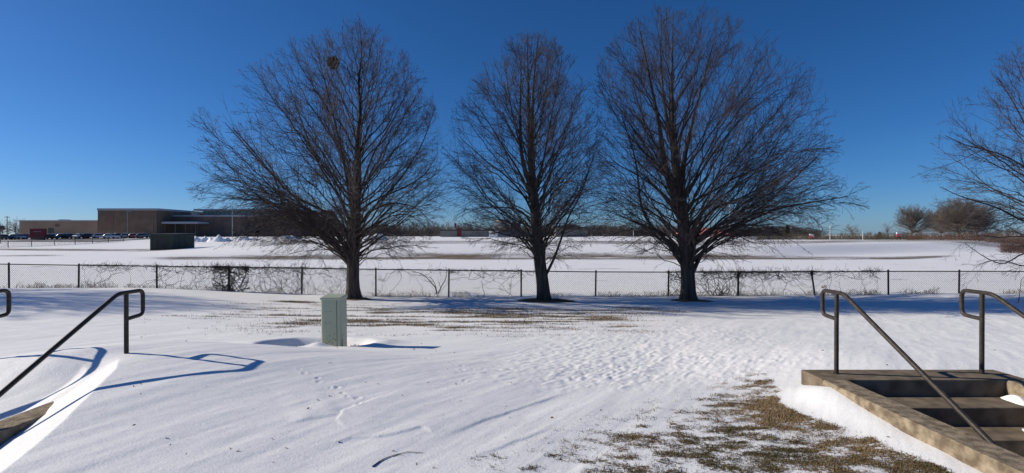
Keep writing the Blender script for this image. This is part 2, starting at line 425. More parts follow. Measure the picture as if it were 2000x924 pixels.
# ------------------------------------------------------------------ grass blades poking through the snow
def blade_material():
    m = bpy.data.materials.new('dead_grass'); m.use_nodes = True
    n = m.node_tree.nodes; l = m.node_tree.links; p = n['Principled BSDF']; p.inputs['Roughness'].default_value = 0.8
    p.inputs['Specular IOR Level'].default_value = 0.2
    a = n.new('ShaderNodeAttribute'); a.attribute_name = 'tint'
    c = n.new('ShaderNodeValToRGB'); e = c.color_ramp.elements
    e[0].position = 0.0; e[0].color = (0.035, 0.042, 0.016, 1); e[1].position = 1.0; e[1].color = (0.42, 0.32, 0.19, 1)
    for q, col in ((0.35, (0.075, 0.075, 0.03, 1)), (0.5, (0.20, 0.13, 0.065, 1)), (0.75, (0.30, 0.21, 0.115, 1))):
        k = e.new(q); k.color = col
    l.new(a.outputs['Fac'], c.inputs[0]); l.new(c.outputs[0], p.inputs['Base Color'])
    return m
M['blade'] = blade_material()

def blades(name, X, D, hgt, wid, tint):
    n = len(X)
    Z = ground(X, D, True)
    az = rng.uniform(0, 2 * np.pi, n); lean = rng.uniform(0.3, 1.5, n)
    dirx, diry = np.cos(az), np.sin(az)
    h = hgt * rng.uniform(0.5, 1.2, n)
    w = wid * rng.uniform(0.6, 1.3, n)
    base = np.stack([X, D, Z - 0.004], 1)
    side = np.stack([-diry, dirx, np.zeros(n)], 1) * w[:, None]
    mid = base + np.stack([dirx * np.sin(lean * .6), diry * np.sin(lean * .6), np.cos(lean * .6)], 1) * (h * 0.55)[:, None]
    tip = mid + np.stack([dirx * np.sin(lean), diry * np.sin(lean), np.cos(lean)], 1) * (h * 0.45)[:, None]
    V = np.stack([base - side, base + side, mid + side * .8, mid - side * .8, tip + side * .15, tip - side * .15], 1).reshape(-1, 3)
    i = np.arange(n)[:, None] * 6
    F = np.concatenate([i + np.array([0, 1, 2, 3]), i + np.array([3, 2, 4, 5])], 0)
    return mesh_np(name, V, F, M['blade'], smooth=False, attr={'tint': np.repeat(tint, 6)})

def scatter(x0, x1, d0, d1, n, power=1.7, thr=0.14):
    X = rng.uniform(x0, x1, n); D = rng.uniform(d0, d1, n)
    b = bare(X, D)
    fine = vnoise(X / 0.05, D / 0.035, 101)
    keep = (rng.uniform(0, 1, n) < 0.8 * np.clip(b * 1.25, 0, 1) ** power) & (b + (fine - 0.5) * 0.6 > thr)
    X, D = X[keep], D[keep]
    t = np.clip(0.15 + 0.75 * fbm(X / 0.45, D / 0.35, 103, 3) + rng.normal(0, 0.16, len(X)), 0, 1)
    # browner and drier beside the wall drift, greener out on the lawn
    t = np.clip(t + 0.22 * np.exp(-((WX0 - X - 0.6) / 0.5) ** 2) - 0.10, 0, 1)
    return X, D, t
X, D, t = scatter(-0.3, 3.4, 2.4, 7.3, 420000)
tag(blades('lawn_grass', X, D, 0.024, 0.0021, t), 'flattened brown and dark green grass showing through thin snow beside the right stair wall', 'grass', kind='stuff')
X, D, t = scatter(-9.5, 5.5, 10, 20.5, 420000, 1.4)
tag(blades('tree_base_grass', X, D, 0.05, 0.004, np.clip(t + .12, 0, 1)), 'streaks of flattened dead grass in the snow under the three bare trees', 'grass', kind='stuff')
X, D, t = scatter(-4.3, -2.3, 8.3, 9.5, 30000, 1.0)
tag(blades('pit_grass', X, D, 0.05, 0.003, np.clip(t + .1, 0, 1)), 'dead brown grass in the snow pit at the foot of the green utility cabinet', 'grass', kind='stuff')

# flecks of leaf and bark blown over the snow
def litter():
    n = 420
    D = 3.6 + 15 * rng.uniform(0, 1, n) ** 1.3; X = rng.uniform(-.75, .95, n) * D
    k = ~((X > WX0 - .1) & (D < 6.2)); X, D = X[k], D[k]; n = len(X); Z = ground(X, D, True) + .004
    c = np.stack([X, D, Z], 1); a = rng.uniform(0, 6.28, n); L = rng.uniform(.005, .018, n)
    u = np.stack([np.cos(a) * L, np.sin(a) * L, rng.uniform(0, .6, n) * L], 1); v = np.stack([-np.sin(a) * L * .45, np.cos(a) * L * .45, rng.uniform(0, .8, n) * L], 1)
    V = np.stack([c - u, c - v * .5, c + u, c + v], 1).reshape(-1, 3)
    tag(mesh_np('leaf_litter', V, np.arange(n)[:, None] * 4 + np.arange(4), M['leaf'], smooth=False), 'small dark flecks of dead leaf scattered over the snowy lawn', 'leaf litter', kind='stuff')
litter()

# ------------------------------------------------------------------ trees
def tubes(P, Rr, S):
    N, K, _ = P.shape
    T = np.gradient(P, axis=1); T /= np.linalg.norm(T, axis=2, keepdims=True) + 1e-9
    mt = np.abs(P[:, -1] - P[:, 0]); ax = np.argmin(mt, 1); ref = np.eye(3)[ax][:, None, :]
    B = np.cross(T, np.broadcast_to(ref, T.shape)); B /= np.linalg.norm(B, axis=2, keepdims=True) + 1e-9
    Nn = np.cross(B, T)
    a = 2 * np.pi * np.arange(S) / S
    V = P[:, :, None, :] + Rr[:, :, None, None] * (np.cos(a)[None, None, :, None] * B[:, :, None, :] + np.sin(a)[None, None, :, None] * Nn[:, :, None, :])
    V = V.reshape(-1, 3)
    n = np.arange(N)[:, None, None] * K * S; k = np.arange(K - 1)[None, :, None] * S; s = np.arange(S)[None, None, :]; s2 = (s + 1) % S
    F = np.stack([n + k + s, n + k + s2, n + k + S + s2, n + k + S + s], -1).reshape(-1, 4)
    return V, F

def merge(parts):
    V = []; F = []; b = 0
    for v, f in parts: V.append(v); F.append(f + b); b += len(v)
    return np.concatenate(V), np.concatenate(F)

def unit(v): return v / (np.linalg.norm(v, axis=-1, keepdims=True) + 1e-9)

def resample(pts, K):
    pts = np.asarray(pts, float)
    if len(pts) > 2:    # smooth by Catmull-Rom
        q = np.vstack([2 * pts[0] - pts[1], pts, 2 * pts[-1] - pts[-2]]); out = []
        for i in range(1, len(q) - 2):
            for t in np.linspace(0, 1, 8, endpoint=False):
                a, b, c, d = q[i-1], q[i], q[i+1], q[i+2]
                out.append(0.5 * (2*b + (c-a)*t + (2*a-5*b+4*c-d)*t*t + (3*b-a-3*c+d)*t**3))
        out.append(pts[-1]); pts = np.array(out)
    L = np.concatenate([[0], np.cumsum(np.linalg.norm(np.diff(pts, axis=0), axis=1))])
    s = np.linspace(0, L[-1], K)
    return np.stack([np.interp(s, L, pts[:, i]) for i in range(3)], 1)

def spawn(g, P, Rr, spacing, t0, ang, lenfun, K, droop, rscale, rmin, wob=0.06, hmax=10.0, rho=None, longs=0.0):
    """children along every path, all at once"""
    N, Kp, _ = P.shape
    L = np.linalg.norm(np.diff(P, axis=1), axis=2).sum(1)
    cnt = np.maximum(1, g.poisson(L * (1 - t0) / spacing))
    idx = np.repeat(np.arange(N), cnt); Mn = len(idx)
    t = t0 + (1 - t0) * g.uniform(0, 1, Mn) ** 0.85
    ft = t * (Kp - 1); i0 = np.minimum(ft.astype(int), Kp - 2); fr = (ft - i0)[:, None]
    p0 = P[idx, i0] * (1 - fr) + P[idx, i0 + 1] * fr
    rp = Rr[idx, i0] * (1 - fr[:, 0]) + Rr[idx, i0 + 1] * fr[:, 0]
    T = unit(P[idx, i0 + 1] - P[idx, i0])
    rv = g.normal(0, 1, (Mn, 3)); rv[:, 2] *= 0.75; perp = unit(rv - T * (rv * T).sum(1, keepdims=True))
    a = g.normal(ang, 0.16, Mn)[:, None]
    dr = unit(np.cos(a) * T + np.sin(a) * perp)
    ln = lenfun(L[idx], t) * g.uniform(0.55, 1.25, Mn)
    if longs: ln = ln * np.where(g.uniform(0, 1, Mn) < longs, 2.0, 1.0)
    if rho is not None:
        ra = rho(p0); rb = rho(p0 + ln[:, None] * dr); k = np.clip((1.0 - ra) / np.maximum(rb - ra, 1e-3), 0.22, 1.0)
        ln = np.where(rb > 1.0, ln * k * g.uniform(.75, 1.1, Mn), ln)
    hn = np.clip(p0[:, 2] / hmax, 0, 1)
    up = droop(hn) + g.normal(0, 0.10, Mn)
    s = np.linspace(0, 1, K)[None, :, None]
    C2 = np.stack([np.zeros(Mn), np.zeros(Mn), up], 1)
    Q = p0[:, None, :] + ln[:, None, None] * (s * dr[:, None, :] + s * s * C2[:, None, :])
    if K > 3:
        w = np.cumsum(g.normal(0, wob, (Mn, K, 3)), 1) * ln[:, None, None] / math.sqrt(K); w -= w[:, :1]; Q = Q + w
    r0 = np.minimum(rp * 0.75, np.maximum(rmin * 1.3, ln * rscale))
    Rq = np.maximum(r0[:, None] * (1 - 0.78 * s[:, :, 0]), rmin)
    return Q, Rq

def resamp(P, K):
    n = P.shape[1]; f = np.linspace(0, n - 1, K); i = np.minimum(f.astype(int), n - 2); w = (f - i)[None, :, None]
    return P[:, i] * (1 - w) + P[:, i + 1] * w

def bare_tree(name, trunk, trunk_r, env, limbs, n1, seed, height, dense=1.0, mats=('bark', 'twig'), stems=()):
    """trunk / limbs / stems: polylines in local metres; env: rows (h, left, right)"""
    g = np.random.default_rng(seed)
    env = np.array(sorted(env)); hs = env[:, 0]
    K1 = 16
    prim = []; pr = []
    tp = resample(trunk, 28); th = tp[:, 2]
    def trunk_at(h): return np.array([np.interp(h, th, tp[:, 0]), np.interp(h, th, tp[:, 1]), h])
    hlo, hhi = hs[0], hs[-1]
    def rho(p):
        le = -np.interp(p[:, 2], hs, env[:, 1]); ri = np.interp(p[:, 2], hs, env[:, 2])
        ex = np.where(p[:, 0] < 0, le, ri); ey = 0.5 * (le + ri)
        r = np.hypot(p[:, 0] / np.maximum(ex, .15), p[:, 1] / np.maximum(ey, .15))
        return np.maximum(r, 1 + (p[:, 2] - hhi) / 0.3)
    for i in range(n1):
        f = ((i + g.uniform(0, 1)) / n1)
        h1 = hlo + (hhi - hlo) * (f ** 1.05)
        phi = i * 2.39996 + g.normal(0, 0.25)
        c, s = math.cos(phi), math.sin(phi)
        le, ri = np.interp(h1, hs, env[:, 1]), np.interp(h1, hs, env[:, 2])
        ax = -le if c < 0 else ri
        ay = 0.5 * (ri - le)
        fill = g.uniform(0.3, 1.0) ** 0.3
        ctr = trunk_at(min(h1, height * 0.97))
        e = np.array([c * ax * fill, s * ay * fill, h1]) + np.array([0, ctr[1], 0])
        reach = math.hypot(e[0] - ctr[0], e[1] - ctr[1])
        rel = (h1 - hlo) / (hhi - hlo); rise = reach * (0.28 + 0.95 * rel) + 0.7 * rel
        h0 = max(hlo * 0.62 + g.uniform(0, 1.3), h1 - rise - g.uniform(0.0, 0.7)); h0 = min(h0, height * 0.9)
        p0 = trunk_at(h0)
        low = 1 - sstep(0.12, 0.5, (h1 - hlo) / (hhi - hlo))
        cz = h0 + (h1 - h0) * 0.42 + low * reach * 0.26
        cp = p0 + (e - p0) * 0.46; cp[2] = cz
        cp = cp + g.normal(0, 0.10, 3) * reach * 0.5
        s_ = np.linspace(0, 1, K1)[:, None]
        path = (1 - s_) ** 2 * p0 + 2 * s_ * (1 - s_) * cp + s_ ** 2 * e
        wv = np.cumsum(g.normal(0, 0.042, (K1, 3)), 0); wv -= wv[0]
        prim.append(path + wv); L = np.linalg.norm(e - p0)
        pr.append(np.clip(0.0058 * L + 0.008, 0.011, 0.038) * g.uniform(.8, 1.25))
    for pts, r0 in limbs:
        prim.append(resample(pts, K1)); pr.append(r0 * 0.95)
    P1 = np.array(prim); r1 = np.array(pr)
    s1 = np.linspace(0, 1, K1)[None, :]
    R1 = np.maximum(r1[:, None] * (1 - 0.86 * s1 ** 0.8), 0.006)
    # secondary stems
    P0 = [tp]; R0 = [np.interp(np.linspace(0, 1, 28), np.linspace(0, 1, len(trunk_r)), trunk_r)]
    for pts, ra in stems:
        q = resample(pts, 28); P0.append(q); R0.append(np.interp(np.linspace(0, 1, 28), np.linspace(0, 1, len(ra)), ra))
    P0 = np.array(P0); R0 = np.array(R0)
    # extra leaders off the upper stems
    dr1 = lambda h: -0.28 + 0.55 * h
    kw = dict(rho=rho, hmax=height)
    PU, RU = spawn(g, P0, R0, 0.36 / dense, 0.42, 0.6, lambda L, t: (1.1 - t) * L * 0.22 + 0.4, 10, lambda h: 0.12 + 0.0 * h, 0.010, 0.005, 0.05, **kw)
    A2, B2 = spawn(g, P1, R1, 0.23 / dense, 0.24, 0.58, lambda L, t: (1 - 0.74 * t) * np.minimum(L, 6) * 0.27 + 0.25, 8, dr1, 0.0065, 0.0042, 0.07, longs=.18, **kw)
    A2b, B2b = spawn(g, PU, RU, 0.22 / dense, 0.15, 0.58, lambda L, t: (1 - 0.7 * t) * L * 0.36 + 0.2, 7, dr1, 0.0065, 0.0042, 0.07, **kw)
    P2 = np.concatenate([A2, resamp(A2b, 8)]); R2 = np.concatenate([B2, resamp(B2b[..., None], 8)[..., 0]])
    P3, R3 = spawn(g, P2, R2, 0.15 / dense, 0.12, 0.68, lambda L, t: (1 - 0.6 * t) * L * 0.36 + 0.14, 5, lambda h: -0.20 + 0.42 * h, 0.006, 0.0032, 0.06, **kw)
    A3, B3 = spawn(g, P1, R1, 0.20 / dense, 0.40, 0.70, lambda L, t: 0.42 + 0 * t, 5, lambda h: -0.15 + 0.4 * h, 0.006, 0.0032, 0.06, **kw)
    P3 = np.concatenate([P3, A3]); R3 = np.concatenate([R3, B3])
    P4, R4 = spawn(g, P3, R3, 0.19 / dense, 0.15, 0.7, lambda L, t: (1 - 0.5 * t) * L * 0.38 + 0.05, 2, lambda h: -0.1 + 0.3 * h, 0.009, 0.0028, 0, **kw)
    root = empty(name)
    tv, tf = merge([tubes(P0, R0, 14)] + [tubes(P1, R1, 7)])
    # flare at the foot with shallow buttresses
    z = tv[:, 2]; m = z < 0.7
    c = trunk_at(0.1); a = np.arctan2(tv[:, 1] - c[1], tv[:, 0] - c[0])
    k = 1 + m * (0.42 * np.exp(-np.clip(z, 0, 9) / 0.20)) * (0.75 + 0.35 * np.sin(a * 5 + seed))
    tv[:, 0] = c[0] + (tv[:, 0] - c[0]) * k; tv[:, 1] = c[1] + (tv[:, 1] - c[1]) * k
    mesh_np('trunk', tv, tf, M[mats[0]], root)
    cv, cf = merge([tubes(PU, RU, 5), tubes(P2, R2, 4), tubes(P3, R3, 3), tubes(P4, R4, 3)])
    mesh_np('crown', cv, cf, M[mats[1]], root)
    return root, (P1, P0)

def loc_tree(bpx, bpy, d):
    o = at(bpx, bpy, d)
    def f(px, py, dy=0.0):
        q = at(px, py, d + dy) if False else at(px, py, d); q = q - o; q[1] = dy
        if dy: # keep it in the same place seen from the photograph's spot
            s = (d + dy) / d; w = at(px, py, d) ; q = np.array([w[0] * s, d + dy, CZ + (w[2] - CZ) * s]) - o
        return q
    def env(rows): return [((bpy - y) / 1000 * d, (l - bpx) / 1000 * d, (r - bpx) / 1000 * d) for y, l, r in rows]
    return o, f, env

# -- left tree
o1, f, E = loc_tree(690, 582, T1D)
env = E([(42, 680, 722), (70, 630, 765), (110, 565, 808), (150, 510, 832), (200, 455, 860), (250, 410, 876), (300, 392, 884), (350, 395, 886), (400, 405, 884), (440, 420, 876), (475, 450, 850), (500, 510, 800)])
limbs = [
    ([f(683, 520), f(668, 497, -.1), f(650, 474, -.3), f(620, 455, -.6), f(590, 438, -.9), f(566, 423, -1.1), f(548, 388, -1.3), f(538, 350, -1.4), f(500, 302, -1.5), f(455, 250, -1.5)], 0.085),
    ([f(686, 490), f(672, 450, .2), f(655, 425, .4), f(612, 402, .7), f(570, 380, .9), f(535, 345, 1.1), f(497, 305, 1.2), f(440, 240, 1.3)], 0.085),
    ([f(684, 510), f(660, 460, -.2), f(625, 425, -.5), f(580, 400, -.9), f(530, 380, -1.3), f(470, 365, -1.7), f(425, 350, -1.9)], 0.070),
    ([f(690, 470), f(680, 425, .3), f(662, 385, .6), f(640, 350, .9), f(622, 320, 1.2), f(590, 240, 1.4), f(560, 150, 1.5)], 0.075),
    ([f(690, 440), f(682, 380, -.3), f(670, 310, -.5), f(655, 240, -.6), f(640, 180, -.7), f(622, 110, -.7)], 0.070),
    ([f(695, 420), f(712, 405, .1), f(742, 386, .3), f(790, 366, .6), f(830, 340, .8), f(855, 300, .9)], 0.060),
    ([f(693, 470), f(708, 445, -.2), f(726, 428, -.4), f(742, 404, -.7), f(770, 397, -1.1), f(810, 405, -1.6), f(845, 435, -1.9)], 0.055),
    ([f(695, 455), f(712, 425, .3), f(740, 395, .7), f(785, 345, 1.1), f(825, 280, 1.3), f(850, 210, 1.4)], 0.065),
    ([f(697, 400), f(715, 340, -.2), f(735, 290, -.3), f(765, 240, -.4), f(800, 170, -.5)], 0.055),
    ([f(688, 480), f(640, 430, 1.0), f(585, 425, 1.8), f(520, 440, 2.4), f(470, 470, 2.8)], 0.050),
    ([f(694, 480), f(745, 430, 1.2), f(800, 420, 2.0), f(840, 455, 2.6)], 0.045),
]
t1, q1 = bare_tree('bare_tree', [f(690, 584), f(689, 540), f(691, 480), f(694, 420), f(699, 340), f(698, 280), f(704, 220), f(701, 160), f(707, 100), f(702, 44)],
    [0.25, 0.235, 0.23, 0.205, 0.16, 0.12, 0.085, 0.058, 0.038, 0.022, 0.010], env, limbs, 120, 11, 10.6)
t1.location = o1
tag(t1, 'leafless broad tree behind the green cabinet, with a leaf nest high in its crown', 'tree', 'bare trees along the chain-link fence')

# -- middle tree
o2, f, E = loc_tree(1063, 591, T2D)
env = E([(64, 1016, 1046), (95, 975, 1098), (140, 932, 1134), (190, 892, 1158), (240, 872, 1180), (300, 862, 1194), (360, 862, 1200), (410, 868, 1198), (450, 880, 1190), (480, 905, 1170), (503, 960, 1125)])
limbs = [
    ([f(1066, 538), f(1082, 505, -.1), f(1095, 470, -.2), f(1110, 425, -.3), f(1128, 392, -.4), f(1145, 350, -.5), f(1160, 300, -.5)], 0.062),
    ([f(1062, 515), f(1066, 475, .2), f(1085, 442, .4), f(1108, 412, .6), f(1135, 370, .8), f(1158, 310, 1.0)], 0.055),
    ([f(1046, 476), f(1020, 466, -.3), f(985, 458, -.8), f(945, 446, -1.3), f(905, 436, -1.8)], 0.045),
    ([f(1048, 455), f(1030, 425, .3), f(1012, 410, .6), f(975, 405, 1.1), f(930, 408, 1.6), f(890, 428, 2.0)], 0.050),
    ([f(1046, 430), f(1025, 385, -.3), f(990, 345, -.7), f(950, 315, -1.0), f(900, 270, -1.3)], 0.060),
    ([f(1045, 415), f(1022, 350, .4), f(985, 290, .8), f(945, 225, 1.1), f(915, 190, 1.2)], 0.060),
    ([f(1040, 380), f(1020, 300, -.2), f(1000, 220, -.3), f(985, 120, -.4)], 0.055),
    ([f(1047, 420), f(1065, 370, .4), f(1085, 310, .8), f(1110, 240, 1.1), f(1135, 180, 1.2)], 0.058),
    ([f(1045, 380), f(1060, 320, -.2), f(1075, 240, -.4), f(1090, 160, -.5), f(1098, 105, -.5)], 0.052),
]
t2, q2 = bare_tree('bare_tree', [f(1063, 594), f(1060, 555), f(1053, 500), f(1047, 440), f(1043, 380), f(1036, 300), f(1032, 200), f(1030, 66)],
    [0.25, 0.225, 0.215, 0.195, 0.15, 0.12, 0.085, 0.058, 0.038, 0.022, 0.010], env, limbs, 110, 22, 10.0,
    stems=[([f(1042, 385), f(1022, 320, .2), f(1016, 250, .3), f(1018, 120, .3)], [0.085, 0.07, 0.045, 0.012]),
           ([f(1043, 360), f(1040, 260, -.15), f(1042, 170, -.2), f(1050, 80, -.2)], [0.08, 0.06, 0.04, 0.012])])
t2.location = o2
tag(t2, 'narrowest of the three middle leafless trees, its trunk leaning slightly left, second from the left', 'tree', 'bare trees along the chain-link fence')

# -- right-hand tree of the three
o3, f, E = loc_tree(1345, 590, T3D)
env = E([(20, 1262, 1350), (60, 1212, 1418), (110, 1165, 1488), (160, 1148, 1556), (210, 1142, 1590), (260, 1142, 1610), (320, 1144, 1632), (375, 1148, 1668), (415, 1155, 1655), (450, 1165, 1600), (480, 1195, 1530), (503, 1250, 1450)])
limbs = [
    ([f(1338, 525), f(1312, 487, -.1), f(1290, 458, -.2), f(1268, 436, -.4), f(1252, 400, -.5), f(1246, 350, -.6), f(1238, 300, -.7), f(1215, 230, -.8)], 0.088),
    ([f(1338, 500), f(1305, 462, .2), f(1270, 445, .6), f(1225, 428, 1.0), f(1180, 410, 1.4)], 0.055),
    ([f(1352, 535), f(1368, 500, -.1), f(1385, 474, -.2), f(1425, 448, -.4), f(1470, 428, -.6), f(1520, 408, -.8), f(1580, 396, -1.0), f(1655, 384, -1.2)], 0.088),
    ([f(1347, 520), f(1352, 490, .2), f(1368, 460, .4), f(1400, 446, .7), f(1440, 437, 1.0), f(1500, 395, 1.4), f(1560, 340, 1.8), f(1600, 300, 2.0)], 0.075),
    ([f(1345, 490), f(1358, 460, -.2), f(1378, 425, -.4), f(1400, 405, -.6), f(1450, 385, -1.0), f(1520, 345, -1.4), f(1585, 290, -1.7)], 0.065),
    ([f(1335, 410), f(1360, 390, .2), f(1395, 372, .5), f(1440, 345, .8), f(1500, 320, 1.2), f(1565, 270, 1.5)], 0.060),
    ([f(1332, 400), f(1360, 350, -.3), f(1400, 290, -.6), f(1450, 230, -.9), f(1520, 175, -1.1)], 0.062),
    ([f(1328, 420), f(1295, 380, -.3), f(1250, 345, -.8), f(1205, 320, -1.2), f(1175, 290, -1.4)], 0.058),
    ([f(1322, 380), f(1290, 330, .4), f(1250, 270, .8), f(1205, 205, 1.1), f(1180, 160, 1.2)], 0.062),
    ([f(1335, 500), f(1300, 470, 1.0), f(1260, 462, 1.8), f(1215, 490, 2.4)], 0.045),
    ([f(1350, 510), f(1420, 450, -1.0), f(1480, 440, -1.8), f(1545, 470, -2.3)], 0.045),
]
t3, q3 = bare_tree('bare_tree', [f(1345, 593), f(1344, 550), f(1341, 500), f(1335, 440), f(1330, 390), f(1318, 310), f(1312, 220), f(1314, 24)],
    [0.275, 0.25, 0.24, 0.215, 0.185, 0.14, 0.098, 0.066, 0.042, 0.024, 0.010], env, limbs, 125, 33, 10.9,
    stems=[([f(1325, 410), f(1300, 330, -.2), f(1288, 250, -.4), f(1270, 160, -.5), f(1245, 40, -.6)], [0.14, 0.10, 0.062, 0.034, 0.010]),
           ([f(1332, 400), f(1335, 320, .2), f(1352, 240, .4), f(1375, 150, .6), f(1400, 60, .7)], [0.12, 0.088, 0.056, 0.032, 0.010]),
           ([f(1316, 300), f(1300, 220, .3), f(1290, 120, .4), f(1292, 30, .4)], [0.075, 0.05, 0.03, 0.010])])
t3.location = o3
tag(t3, 'widest leafless tree, forking into several steep stems, its low limb reaching far right', 'tree', 'bare trees along the chain-link fence')

# -- tree whose branches enter at the right edge
o4, f, E = loc_tree(2110, 580, T4D)
env = E([(20, 2060, 2160), (70, 2000, 2220), (130, 1930, 2290), (200, 1890, 2330), (280, 1860, 2370), (360, 1845, 2380), (420, 1860, 2370), (470, 1890, 2330)])
limbs = [
    ([f(2108, 470), f(2050, 440, -.3), f(2000, 432, -.6), f(1945, 405, -.9), f(1880, 385, -1.2), f(1835, 365, -1.4)], 0.070),
    ([f(2108, 450), f(2060, 380, .3), f(2005, 330, .6), f(1950, 300, .8), f(1890, 285, 1.0), f(1845, 265, 1.1)], 0.070),
    ([f(2106, 430), f(2050, 320, -.2), f(2005, 250, -.4), f(1975, 195, -.5), f(1945, 150, -.6)], 0.070),
    ([f(2106, 400), f(2040, 240, .2), f(1995, 150, .3), f(1975, 100, .4)], 0.065),
    ([f(2108, 500), f(2050, 490, -.5), f(2000, 495, -1.0), f(1960, 515, -1.5), f(1920, 500, -1.9), f(1885, 475, -2.1)], 0.050),
    ([f(2108, 500), f(2055, 505, .4), f(2005, 520, .6), f(1950, 508, .9), f(1900, 520, 1.1)], 0.045),
]
t4, q4 = bare_tree('bare_tree', [f(2110, 585), f(2110, 500), f(2108, 400), f(2105, 250), f(2105, 20)],
    [0.28, 0.26, 0.22, 0.16, 0.10, 0.06, 0.012], env, limbs, 70, 44, 10.4, dense=0.75)
t4.location = o4
tag(t4, 'leafless tree at the right edge, its trunk out of frame, drooping branches over the fence', 'tree', 'bare trees along the chain-link fence')

# -- the tree out of frame on the left, whose shadow streaks the lawn
t0 = dup(t1, (-29.0, 18.4, gz(-29, 18.4)), R(70), label='leafless tree out of frame on the left, casting its shadow streaks over the lawn')

# nest in the left tree
def leaf_ball(name, c, r, n, mt, seed, flat=0.85):
    g = np.random.default_rng(seed)
    p = unit(g.normal(0, 1, (n, 3))) * (g.uniform(0.35, 1.0, n) ** 0.6)[:, None] * r; p[:, 2] *= flat
    a = unit(g.normal(0, 1, (n, 3))) * (r * 0.22) * g.uniform(.5, 1.2, n)[:, None]; b = unit(np.cross(a, g.normal(0, 1, (n, 3)))) * r * 0.12
    V = np.stack([p - a, p + b, p + a, p - b], 1).reshape(-1, 3) + np.array(c)
    return mesh_np(name, V, np.arange(n)[:, None] * 4 + np.arange(4), mt, smooth=False)
nb = at(651, 123, T1D)
tag(leaf_ball('leaf_nest', nb, 0.23, 650, mat('nestleaf', (0.045, 0.028, 0.02), 0.9, (0.10, 0.06, 0.04), 20), 5, 1.1), 'round brown squirrel nest of dead leaves high in the left tree', 'nest')

# ------------------------------------------------------------------ chain-link fence
PX = [-290, -138, 17, 154, 306, 447, 590, 734, 877, 1018, 1164, 1306, 1442, 1585, 1735, 1874, 2015, 2160, 2300]
TOPY = [513, 514, 516, 518, 520, 522, 524, 526, 528, 529.5, 531, 531.5, 531.5, 531, 530, 530, 530, 530, 530]
FD = 21.0
fence = empty('chain_link_fence', (0, FD, -0.95))
tag(fence, 'long dark chain-link fence with round posts running behind the three bare trees', 'fence')
tops = [at(px, ty, FD) for px, ty in zip(PX, TOPY)]
for i, tp in enumerate(tops):
    g0 = gz(tp[0], FD)
    b = MB(); lean = 0.17 if PX[i] == 1585 else random.uniform(-.02, .02)
    r = 0.042 if PX[i] in (447, 1442) else 0.034
    b.tube([(tp[0] + lean, 0, g0 - 0.2 + 0.95), (tp[0], 0, tp[2] + 0.02 + 0.95)], r, 10)
    b.tube([(tp[0], 0, tp[2] + 0.015 + 0.95), (tp[0], 0, tp[2] + 0.05 + 0.95), (tp[0], 0, tp[2] + 0.075 + 0.95)], [r * 1.15, r * 1.0, r * 0.4], 10)
    b.build('post', M['post'], fence)
b = MB(); b.tube([(tp[0], -0.03, tp[2] + 0.95) for tp in tops], 0.021, 8); b.build('top_rail', M['post'], fence)
# wire: crossing diagonals, clipped at the rail and the ground
xs = np.array([t[0] for t in tops]); zs = np.array([t[2] for t in tops])
def wires():
    sp = 0.088; out = []; x0, x1 = xs[0], xs[-1]
    for sgn in (1, -1):
        for x in np.arange(x0, x1, sp):
            n = 4
            zt = np.interp(x, xs, zs); zb = zt - 1.16
            k = np.linspace(0, 1, n)
            xx = x + sgn * k * (zt - zb) * 0.92
            zz = zb + (np.interp(xx, xs, zs) - 0.01 - zb) * k
            out.append(np.stack([xx, 0.02 * sgn * 0.35 + 0.012 * np.sin(xx * 3.1) * np.sin(k * 3), zz + 0.95], 1))
    P = np.array(out); return tubes(P, np.full(P.shape[:2], 0.0027), 3)
V, F = wires(); mesh_np('wire_mesh', V, F, M['wire'], fence)

# bare vines tangled in the fence
def vine(name, pxa, pxb, n, seed, label, stemx=None, thick=0.010, up=1.0):
    g = np.random.default_rng(seed); n = int(n * 1.5); thick *= .85
    xa, xb = at(pxa, 500, FD)[0], at(pxb, 500, FD)[0]
    paths = []; rad = []
    for i in range(n):
        K = int(g.integers(10, 30))
        x = (at(stemx, 500, FD)[0] + g.normal(0, 0.12)) if stemx and i < n * 0.4 else g.uniform(xa, xb)
        zt0 = np.interp(x, xs, zs)
        z = gz(x, FD) if g.uniform() < (0.55 * up) else zt0 - g.uniform(0, 0.35)
        a = g.uniform(0.5, 2.6) if z < zt0 - 0.6 else g.uniform(-0.4, 3.5)
        a0 = a; y = FD + g.uniform(-0.07, 0.05); pts = []
        st = 0.07 * g.uniform(0.7, 1.4)
        for k in range(30):
            pts.append((x, y, z))
            if k < K:
                a += g.normal(0, 0.30) + 0.06 * math.sin(6 * a0 - 2 * a) * 0 + 0.10 * (a0 - a)
                x += math.cos(a) * st; z += math.sin(a) * st; y = FD + np.clip(y - FD + g.normal(0, .015), -0.10, 0.07)
                zt = np.interp(x, xs, zs)
                if z > zt + 0.03: a = g.choice([g.normal(0, .3), g.normal(3.14, .3)]); z = zt + g.uniform(0, 0.05)
                if x < xa - .1: a = g.normal(0, .4)
                if x > xb + .1: a = g.normal(3.14, .4)
                if z < gz(x, FD): a = g.normal(1.57, .5)
            else: x += 1e-4; z += 1e-4
        paths.append(pts); r = 1.25 * thick * g.uniform(0.35, 1.1); rad.append(r * (1 - 0.7 * np.clip(np.arange(30) / K, 0, 1)))
    P = np.array(paths); Rr = np.array(rad)
    P2, R2 = spawn(g, P, Rr, 0.22, 0.1, 0.9, lambda L, t: 0.22 + 0 * t, 4, lambda h: 0 * h, 0.01, 0.0035, 0.10)
    P2[:, :, 1] = FD - 0.02 + np.clip(P2[:, :, 1] - FD, -.14, .1)
    V, F = merge([tubes(P, Rr, 4), tubes(P2, R2, 3)])
    o = mesh_np(name, V, F, M['vine']); tag(o, label, 'vine', 'bare vines in the fence'); return o
vine('bare_vine', 160, 304, 26, 1, 'thin bare vine in the second fence panel from the left, sagging from the top rail', thick=.008, up=.5)
